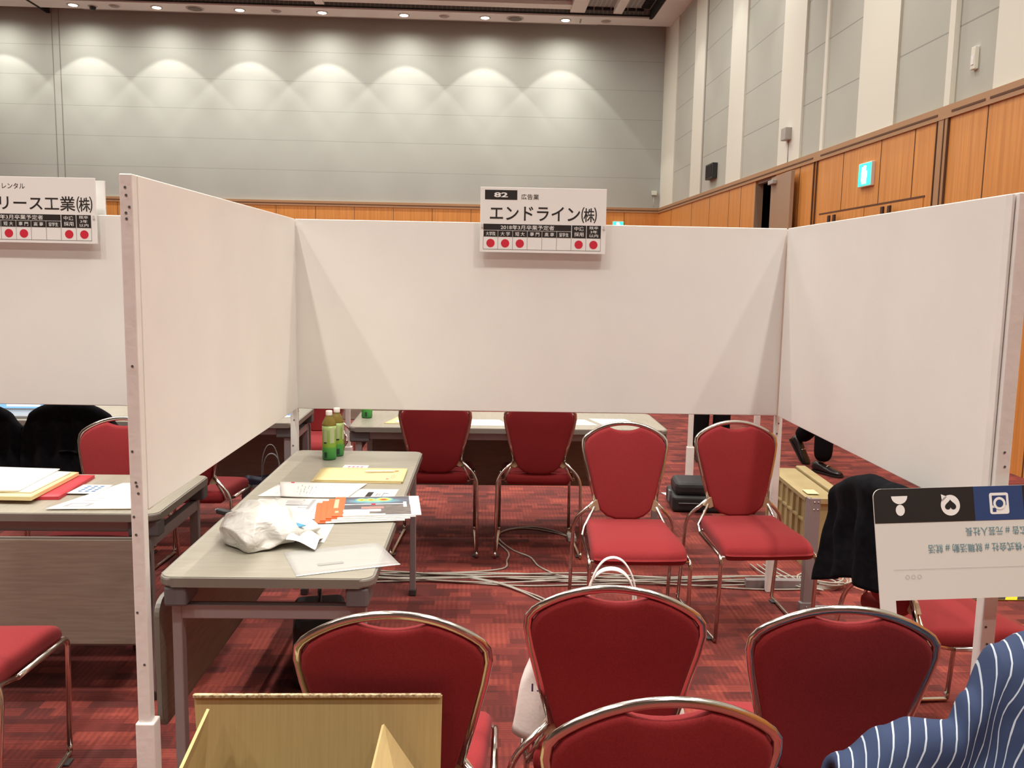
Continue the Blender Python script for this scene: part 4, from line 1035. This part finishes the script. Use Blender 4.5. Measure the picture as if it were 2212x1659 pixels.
# ================================================================== photo board, standing upside down
def photo_board():
    e = empty('photo_board', 'large white photo-frame board standing upside down, black band on top', 'board', (1.036, 2.155, 0), 0)
    e.matrix_world = Matrix.Translation((1.036, 2.318, .998)) @ Matrix.Rotation(-.22, 4, 'X') @ Matrix.Rotation(-.042, 4, 'Y')
    k = .0002053; W = .80; H_ = 1.0
    X = lambda x: (x-145)*k
    Y = lambda y: -(y)*k
    r = .022
    # outline (top left corner rounded) with the cut-out
    out = [(0, -H_), (0, -r)] + [(r-r*math.cos(a), -r+r*math.sin(a)) for a in [PI/2*i/6 for i in range(1, 6)]] + [(r, 0), (W-r, 0)] + [(W-r+r*math.sin(a), -r+r*math.cos(a)) for a in [PI/2*i/6 for i in range(1, 7)]] + [(W, -H_)]
    xi, yi, yo = .043, Y(1455), -H_+.10
    mb = MB()
    def fr(z, flip):
        # frame as four pieces
        q = [out[:0], ]
        top = [(0, yi)] + out[1:-1] + [(W, yi)]
        pcs = [top, [(0, yo), (0, yi), (xi, yi), (xi, yo)], [(W-xi, yo), (W-xi, yi), (W, yi), (W, yo)], [(0, -H_), (0, yo), (W, yo), (W, -H_)]]
        return pcs
    for pc in fr(0, False):
        mb.prism([(p[0], p[1]) for p in pc], -.004, 0)
    mb.move(UP).build('board', M['boardwhite'], e)
    def draw(name, m, fn_, z=.0006):
        b = MB(); fn_(b, z); return b.move(UP).build(name, m, e, recalc=False)
    def band(b, z):
        pts = [(0.0004, Y(450)), (0.0004, -r)] + [(r-(r-.0004)*math.cos(a), -r+(r-.0004)*math.sin(a)) for a in [PI/2*i/6 for i in range(1, 6)]] + [(r, -.0004), (X(1490), -.0004), (X(1490), Y(450))]
        b.poly([(p[0], p[1], z) for p in pts][::-1]); rect2(b, X(2148), W-.001, Y(450), -.0004, z)
    draw('black_band', M['boardblack'], band)
    draw('blue_square', M['blueboard'], lambda b, z: rect2(b, X(1490), X(2148), Y(450), -.0004, z))
    z2 = .0010; z3 = .0014
    def person(b, z):
        n = 20; cx, cy = X(490), Y(100)
        b.poly([(cx + 108*k*math.cos(PI+PI*i/n), cy + 105*k*math.sin(PI+PI*i/n), z2) for i in range(n+1)])
        disc2(b, X(493), Y(285), 60*k, z2, ry=73*k)
    draw('person_icon', M['white'], person)
    def bub(b, z):
        disc2(b, X(1168), Y(238), 128*k, z2, 36, ry=136*k); b.poly([(X(1050), Y(90), z2), (X(1060), Y(190), z2), (X(1130), Y(125), z2)])
    draw('heart_bubble_icon', M['white'], bub)
    def heart(b, z):
        cx, cy = X(1168), Y(238); pts = []
        for i in range(40):
            a = 2*PI*i/40; pts.append((cx + 75*k/16*16*math.sin(a)**3, cy - (75*k/16)*(13*math.cos(a)-5*math.cos(2*a)-2*math.cos(3*a)-math.cos(4*a)), z3))
        b.poly(pts)
    draw('heart', M['boardblack'], heart)
    draw('camera_icon', M['white'], lambda b, z: b.poly([(p[0], p[1], z2) for p in rrect(X(1695), X(1952), Y(372), Y(92), .006)]))
    draw('camera_window', M['blueboard'], lambda b, z: (rect2(b, X(1730), X(1920), Y(255), Y(128), z3), rect2(b, X(1730), X(1778), Y(342), Y(290), z3)))
    draw('lens_ring', M['white'], lambda b, z: disc2(b, X(1825), Y(232), 83*k, .0018, 30))
    draw('lens', M['blueboard'], lambda b, z: disc2(b, X(1825), Y(232), 50*k, .0022, 30))
    def txt(b, z):
        def T(s, xa, xb, y, h): add_text(b, s, X((xa+xb)/2), Y(y), abs(xb-xa)*k, h*k, .0, PI, z2)
        T('広告 # 元芸人社長', 1345, 2165, 590, 112); T('ン株式会社 # 就職活動 # 就活', 830, 2175, 800, 112)
    draw('teal_lettering', M['teal'], txt)
    draw('thin_line', M['lightgray'], lambda b, z: rect2(b, X(352), X(3600), Y(1058), Y(1053), z2))
    def rings(b, z):
        for cx in (530, 608, 688):
            n = 20
            for i in range(n):
                a0, a1 = 2*PI*i/n, 2*PI*(i+1)/n
                b.poly([(X(cx)+q*k*math.cos(a), Y(1155)+q*k*math.sin(a), z2) for q, a in ((27, a0), (27, a1), (23, a1), (23, a0))])
    draw('small_circles', M['gray'], rings)
photo_board()

# ================================================================== cardboard box, bottom left
e = empty('cardboard_box', 'open brown cardboard box in the bottom left foreground', 'box', (-.325, 1.45, 0), .02)
t_ = .005
mb = MB(); mb.box(-.235, .235, -.19, .19, .004, .012); mb.box(-.235, .235, .185, .19, .004, .50); mb.box(-.235, .235, -.19, -.185, .004, .50); mb.box(-.235, -.230, -.19, .19, .004, .50); mb.box(.230, .235, -.19, .19, .004, .50)
mb.build('box_body', M['cardboard'], e)
def flap(pts, m1=M['cardboard'], edge=None):
    mb = MB(); mb.poly(pts, .0055); mb.build('flap', m1, e)
flap([(-.235, .188, .50), (.235, .188, .50), (.238, .20, .729), (-.247, .20, .733)])
flap([(-.233, -.19, .50), (-.233, .186, .50), (-.202, .150, .728), (-.170, -.20, .74)])
flap([(.233, .186, .50), (.233, -.19, .50), (.11, -.19, .66), (.125, .140, .700)])
mb = MB()
mb.box(-.247, .236, .1925, .2005, .7295, .7345)
mb.build('corrugated_edge', M['cutboard'], e)

# ================================================================== khaki crate
e = empty('storage_crate', 'khaki plastic storage crate standing on its side behind the right chair', 'crate', (1.80, 4.62, 0), -.04)
mb = MB(); mb.box(-.075, .085, 0.012, .80, .01, .378, .006)
mb.build('crate_body', M['khaki'], e)
mb = MB()
for i in range(8): mb.box(-.090, -.073, .03+i*.105, .045+i*.105, .02, .365)
mb.box(-.090, -.073, .0, .80, .24, .252); mb.box(-.092, -.071, .0, .81, .362, .385); mb.box(-.092, -.071, .0, .81, .0, .02)
mb.box(-.092, -.06, -.002, .02, .0, .385); mb.box(-.085, .085, -.004, .014, .355, .385, .002)
mb.build('ribs', M['khaki'], e)
MB().box(.092, .155, -.015, .82, .0, .392, .008).build('lid', M['khaki'], e)
MB().box(.070, .095, -.010, .815, .0, .36).build('lid_seam', mat('dark_khaki', (.13, .10, .04), .6), e)
MB().box(.06, .10, -.028, -.01, .13, .18, .003).box(.035, .10, -.026, -.01, .12, .126).box(.035, .10, -.026, -.01, .085, .091).build('latch', M['khaki'], e)
MB().poly([(-.055, .10, .3855), (.01, .10, .3855), (.01, .20, .3855), (-.055, .20, .3855)], .001).build('paper_label', mat('pale_label', (.75, .70, .42), .6), e)

# steel stand in front of the crate
e = empty('steel_stand', 'short grey steel upright with a flat foot bar, in front of the crate', 'stand', (1.505, 3.97, 0), 0)
MB().box(-.022, .026, -.012, .0, .045, .552, .002).box(-.030, -.020, -.012, .03, .045, .552, .002).build('upright', M['frame'], e)
MB().box(-.045, .026, -.018, .012, .0, .05, .002).build('foot_plate', M['frame'], e)
MB().box(.026, .20, -.012, .016, .0, .028, .002).build('foot_bar', M['frame'], e)
for x, z in ((-.002, .535), (.016, .535), (-.004, .50), (.014, .50), (-.004, .27), (.014, .27), (-.014, .03), (.012, .03)):
    MB().lathe([(.0, .003), (.004, .002), (.004, 0)], 10).move(Matrix.Translation((x, -.012 if z > .05 else -.018, z)) @ UP).build('bolt', M['chrome'], e)

# ================================================================== black briefcase on the floor behind
e = empty('briefcase', 'black soft briefcase lying on the carpet behind the right chair', 'briefcase', (1.50, 5.86, 0), -.06)
MB().box(-.28, .28, -.17, .17, .002, .11, .02, 3).build('body', M['bagcloth'], e)
MB().box(-.26, .20, -.14, .12, .10, .20, .035, 3).build('front_pocket', M['bagcloth'], e)
MB().tube(spline([(-.1, -.18, .08), (-.08, -.24, .07), (.08, -.24, .07), (.1, -.18, .08)]), .009, 8).build('handle', M['leather'], e)
MB().tube([(-.24, -.173, .065), (.24, -.173, .065)], .004, 6).build('zip', M['strap'], e)
MB().box(-.29, -.275, -.05, .0, .04, .12, .003).build('strap_ring', M['strap'], e)
sheet('document', 'white sheet of paper on the carpet left of the black briefcase', 'paper', [(1.335, 5.93), (1.45, 5.95), (1.36, 6.24), (1.235, 6.24)], .001, M['paper'], .002)

# dark bag under the middle table
e = empty('shoulder_bag', 'dark bag lying under the middle table', 'bag', (-.66, 3.3, 0), .2)
MB().box(-.10, .10, -.16, .16, .002, .26, .03, 3).build('body', M['bagcloth'], e)
MB().tube(spline([(0, -.1, .25), (0, -.07, .33), (0, .07, .33), (0, .1, .25)]), .008, 8).build('handle', M['leather'], e)

# ================================================================== mat and hazard tape
mb = MB(); mb.poly([(1.783, 4.661, .004), (1.856, 4.30, .004), (1.93, 4.19, .004), (3.2, 4.19, .004), (3.2, 5.6, .004), (2.15, 5.6, .004)], .0035, (0, 0, 1))
e = mb.build('floor_mat', M['salmon']); tag(e, 'plain salmon mat on the carpet behind the photo board', 'mat')
def tape():
    e = empty('hazard_tape', 'yellow and black hazard tape along the near edge of the salmon mat', 'tape', (1.86, 4.17, .0055), 0)
    MB().box(0, 1.35, -.03, .03, -.001, .001).build('yellow_band', mat('hazard_yellow', (.75, .58, .02), .5), e)
    mb = MB()
    for k in range(11):
        x = .03 + k*.12; mb.poly([(x, -.03, .0014), (x+.06, -.03, .0014), (x+.10, .03, .0014), (x+.04, .03, .0014)])
    mb.build('black_bars', M['black'], e)
tape()

# ================================================================== cables
gc = 'beige cables in the bundle across the carpet'
rc = random.Random(4)
for i in range(7):
    y0 = 4.30 + .022*i
    pts = []
    for k in range(15):
        x = -.62 + k*.165
        pts.append((x, y0 + .028*math.sin(k*.9 + i*1.7) + rc.uniform(-.008, .008) - .02*(k/14), .006 + .006*(i % 3)))
    o = MB().tube(spline(pts, 4), .0045, 7).build('cable', M['cable'])
    tag(o, 'thin beige cable in the straight bundle crossing the carpet', 'cable', gc)
o = MB().tube(spline([(-.62, 4.42, .005), (-.2, 4.45, .005), (.06, 4.52, .005), (.09, 4.66, .005), (.10, 4.80, .005), (.03, 5.02, .005), (.03, 5.12, .005), (.11, 5.25, .005), (.26, 5.31, .005), (.40, 5.22, .005), (.48, 5.08, .006)], 8), .0045, 7).build('cable', M['cable'])
tag(o, 'beige cable looping back to the white plug, outer loop', 'cable')
o = MB().tube(spline([(.50, 5.06, .006), (.38, 5.20, .005), (.2, 5.28, .005), (.07, 5.2, .005), (.05, 5.05, .005), (.13, 4.84, .005), (.22, 4.72, .005), (.27, 4.55, .005), (.40, 4.40, .005), (.60, 4.36, .006), (1.1, 4.36, .02)], 8), .0045, 7).build('cable', M['cable'])
tag(o, 'beige cable looping back to the white plug, inner loop joining the bundle', 'cable')
o = MB().box(.455, .505, 5.02, 5.12, .001, .03, .004).build('power_plug', M['boxgray']); tag(o, 'pale plug box at the end of the cable loop', 'plug')
for i, (dx, dy) in enumerate(((0, 0), (.02, .015))):
    o = MB().tube(spline([(-.1, 4.33+dy, .02), (.05, 4.27+dy, .012), (.15, 4.18+dy, .01), (.22+dx, 4.10+dy, .006), (.30+dx, 3.98+dy, .005), (.36+dx, 3.80+dy, .005)], 8), .0045, 7).build('cable', M['cable'])
    tag(o, 'beige cable branching from the bundle toward the front chairs', 'cable', 'branching cables')
for i in range(6):
    r0 = .085 + .012*(i % 3); cx, cy = 1.70 + .01*i, 4.34 + .012*((i*5) % 4)
    pts = [(cx + r0*1.15*math.cos(a/10*2*PI + i), cy + r0*1.0*math.sin(a/10*2*PI + i), .008 + .007*i + .003*math.sin(a+i)) for a in range(11)]
    o = MB().tube(spline(pts, 5), .0045, 7).build('cable', M['cable']); tag(o, 'beige cable in the coil beside the steel stand', 'cable', 'coiled cables')
for i in range(4):
    o = MB().tube(spline([(1.42+.035*i, 4.62, .012), (1.44+.04*i, 4.45, .02), (1.52+.03*i, 4.30-.02*i, .012+.005*i), (1.66, 4.23-.015*i, .010+.006*i)], 6), .0045, 7).build('cable', M['cable'])
    tag(o, 'beige cable curving from behind the panel foot into the coil', 'cable', 'curving cables')

# ================================================================== people (seen below the panels)
def skin_obj(name, verts, edges, radii, m, parent, sub=2, root=0):
    me = bpy.data.meshes.new(name); me.from_pydata([tuple(v) for v in verts], edges, []); me.update()
    o = bpy.data.objects.new(name, me); COL.objects.link(o); o.parent = parent
    sk = o.modifiers.new('skin', 'SKIN'); sk.use_smooth_shade = True
    for i, r_ in enumerate(radii):
        r_ = r_ if isinstance(r_, tuple) else (r_, r_)
        me.skin_vertices[0].data[i].radius = r_; me.skin_vertices[0].data[i].use_root = (i == root)
    s = o.modifiers.new('sub', 'SUBSURF'); s.levels = sub; s.render_levels = sub
    me.materials.append(m)
    bpy.context.view_layer.update()
    dg = bpy.context.evaluated_depsgraph_get()
    m2 = bpy.data.meshes.new_from_object(o.evaluated_get(dg)); m2.name = name
    for p_ in m2.polygons: p_.use_smooth = True
    o.modifiers.clear(); o.data = m2
    if not m2.materials: m2.materials.append(m)
    return o
def shoe(e, loc, rz, pitch=0):
    mb = MB()
    secs = [(-.085, .030, .075), (-.06, .036, .085), (-.01, .034, .080), (.05, .040, .060), (.11, .046, .045), (.16, .040, .036), (.185, .018, .026)]
    rows = []
    for y, hw, h in secs:
        rows.append([mb.bm.verts.new((hw*math.cos(a), y, max(.0, h*.5 + h*.5*math.sin(a)))) for a in [2*PI*k/16 for k in range(16)]])
    for a, b in zip(rows, rows[1:]):
        for k in range(16): mb.bm.faces.new((a[k], a[(k+1) % 16], b[(k+1) % 16], b[k])).smooth = True
    mb.bm.faces.new(rows[0][::-1]); mb.bm.faces.new(rows[-1])
    mtx = Matrix.Translation(loc) @ Matrix.Rotation(rz, 4, 'Z') @ Matrix.Rotation(pitch, 4, 'X')
    mb.move(mtx); o = mb.build('shoe', M['leather'], e)
    mb = MB(); mb.prism([(-.032, -.085), (.032, -.085), (.042, .06), (.047, .12), (.03, .185), (0, .195), (-.03, .185), (-.047, .12), (-.042, .06)], -.006, .008)
    if pitch == 0 : mb.box(-.03, .03, -.085, -.03, -.012, -.002)
    mb.move(mtx); mb.build('sole', M['black'], o)
    mb = MB(); mb.tube([(-.028, .055, .052), (-.012, .055, .064), (.012, .055, .064), (.028, .055, .052)], .0045, 6); mb.move(mtx); mb.build('buckle', M['chrome'], o)
def person(label, loc, rz, stride=True):
    e = empty('person', label, 'person', loc, rz)
    # joints; local +y is forward
    kF = (.09, .14, .50) if stride else (.09, .02, .50); aF = (.09, .14, .085) if stride else (.09, 0, .10)
    kB = (-.09, .0, .49) if stride else (-.09, .02, .50); aB = (-.09, -.26, .20) if stride else (-.09, 0, .10)
    V = [(0, 0, .94), (0, -.01, 1.10), (0, -.01, 1.26), (0, 0, 1.40), (0, .005, 1.475), (0, .015, 1.53), (0, .02, 1.60), (0, .015, 1.68), (0, .01, 1.715),
         (.09, 0, .88), kF, aF, (-.09, 0, .88), kB, aB,
         (.17, 0, 1.395), (.21, -.03, 1.13), (.20, .06, .90), (.195, .075, .855), (-.17, 0, 1.395), (-.21, .03, 1.13), (-.20, .12, .91), (-.195, .135, .865)]
    E_ = [(0, 1), (1, 2), (2, 3), (3, 4), (4, 5), (5, 6), (6, 7), (7, 8), (0, 9), (9, 10), (10, 11), (0, 12), (12, 13), (13, 14), (3, 15), (15, 16), (16, 17), (17, 18), (3, 19), (19, 20), (20, 21), (21, 22)]
    R = [(.13, .10), (.12, .09), (.145, .10), (.11, .08), .052, .058, (.075, .092), (.072, .09), .045, .085, .056, .042, .085, .056, .042, .052, .043, .031, .034, .052, .043, .031, .034]
    body = skin_obj('body', V, E_, R, M['skin'], e)
    # hands: palm and fingers
    for s, w_ in ((1, Vector(V[18])), (-1, Vector(V[22]))):
        hv = [w_, w_ + Vector((0, .01, -.07))]; he = [(0, 1)]; hr = [.026, (.034, .014)]
        for k in range(4):
            b_ = w_ + Vector((0, -.022+.016*k, -.085)); i0 = len(hv)
            ln = (.060, .070, .074, .064)[k]
            hv += [b_, b_ + Vector((-s*.006, .006, -ln*.5)), b_ + Vector((-s*.022, .010, -ln))]; he += [(1, i0), (i0, i0+1), (i0+1, i0+2)]; hr += [.0095, .0085, .0075]
        i0 = len(hv); hv += [w_ + Vector((-s*.01, .035, -.035)), w_ + Vector((-s*.02, .052, -.065)), w_ + Vector((-s*.03, .055, -.090))]; he += [(0, i0), (i0, i0+1), (i0+1, i0+2)]; hr += [.012, .010, .009]
        skin_obj('hand', hv, he, hr, M['skin'], e, 1)
    # clothes
    tv = [V[0], V[9], V[10], (V[11][0], V[11][1], V[11][2]), V[12], V[13], V[14]]
    tv[3] = (aF[0], aF[1]-.005, .085)
    tr = skin_obj('trousers', tv, [(0, 1), (1, 2), (2, 3), (0, 4), (4, 5), (5, 6)], [(.15, .12), .105, .082, (.078, .072), .105, .082, .078], M['suit'], e)
    jv = [(0, 0, .84), V[1], V[2], (0, 0, 1.40), V[15], V[16], (V[17][0], V[17][1], V[17][2]+.02), V[19], V[20], (V[21][0], V[21][1], V[21][2]+.02)]
    skin_obj('jacket', jv, [(0, 1), (1, 2), (2, 3), (3, 4), (4, 5), (5, 6), (3, 7), (7, 8), (8, 9)], [(.17, .135), (.15, .115), (.17, .125), (.125, .095), .068, .058, .048, .068, .058, .048], M['suit'], e)
    MB().prism([(-.03, 1.44), (.03, 1.44), (.012, 1.20), (-.012, 1.20)], 0, .012).move(Matrix.Translation((0, .128, 0)) @ UP).build('shirt_front', M['shirt'], e)
    # face and hair
    mb = MB(); mb.tube([(0, .100, 1.625), (0, .122, 1.598), (0, .104, 1.590)], [.006, .012, .010], 8); mb.build('nose', M['skin'], e)
    for s in (-1, 1):
        MB().lathe([(.0, -.006), (.009, -.003), (.009, .003), (.0, .006)], 12).move(Matrix.Translation((s*.032, .098, 1.635)) @ UP).build('eye', M['black'], e)
        MB().tube([(s*.078, .01, 1.60), (s*.086, .0, 1.625), (s*.078, -.005, 1.645)], [.007, .012, .008], 8).build('ear', M['skin'], e)
    MB().tube([(-.024, .102, 1.565), (0, .108, 1.563), (.024, .102, 1.565)], .004, 6).build('mouth', mat('lip', (.40, .15, .13), .5), e)
    bm = MB(); bmesh.ops.create_uvsphere(bm.bm, u_segments=20, v_segments=12, radius=1)
    for v in bm.bm.verts:
        v.co = Vector((v.co.x*.089, v.co.y*.104 - .004, max(v.co.z, -.35 if v.co.y < .2 else .25)*.105 + 1.665))
        if v.co.y > .06 and v.co.z < 1.70: v.co.y *= .8
    bm.build('hair', M['hair'], e, smooth=True)
    a_ = Vector(aF)
    shoe(e, (aF[0], aF[1], .012), 0)
    if stride: shoe(e, (aB[0], aB[1]-.02, .125), 0, -.85)
    else: shoe(e, (aB[0], aB[1], .012), 0)
    return e
person('person in black trousers and black buckled shoes walking past beyond the crate', (2.69, 7.12, 0), -2.60)
person('person in black trousers standing far back, one leg seen between the two posts', (1.88, 7.45, 0), PI, False)
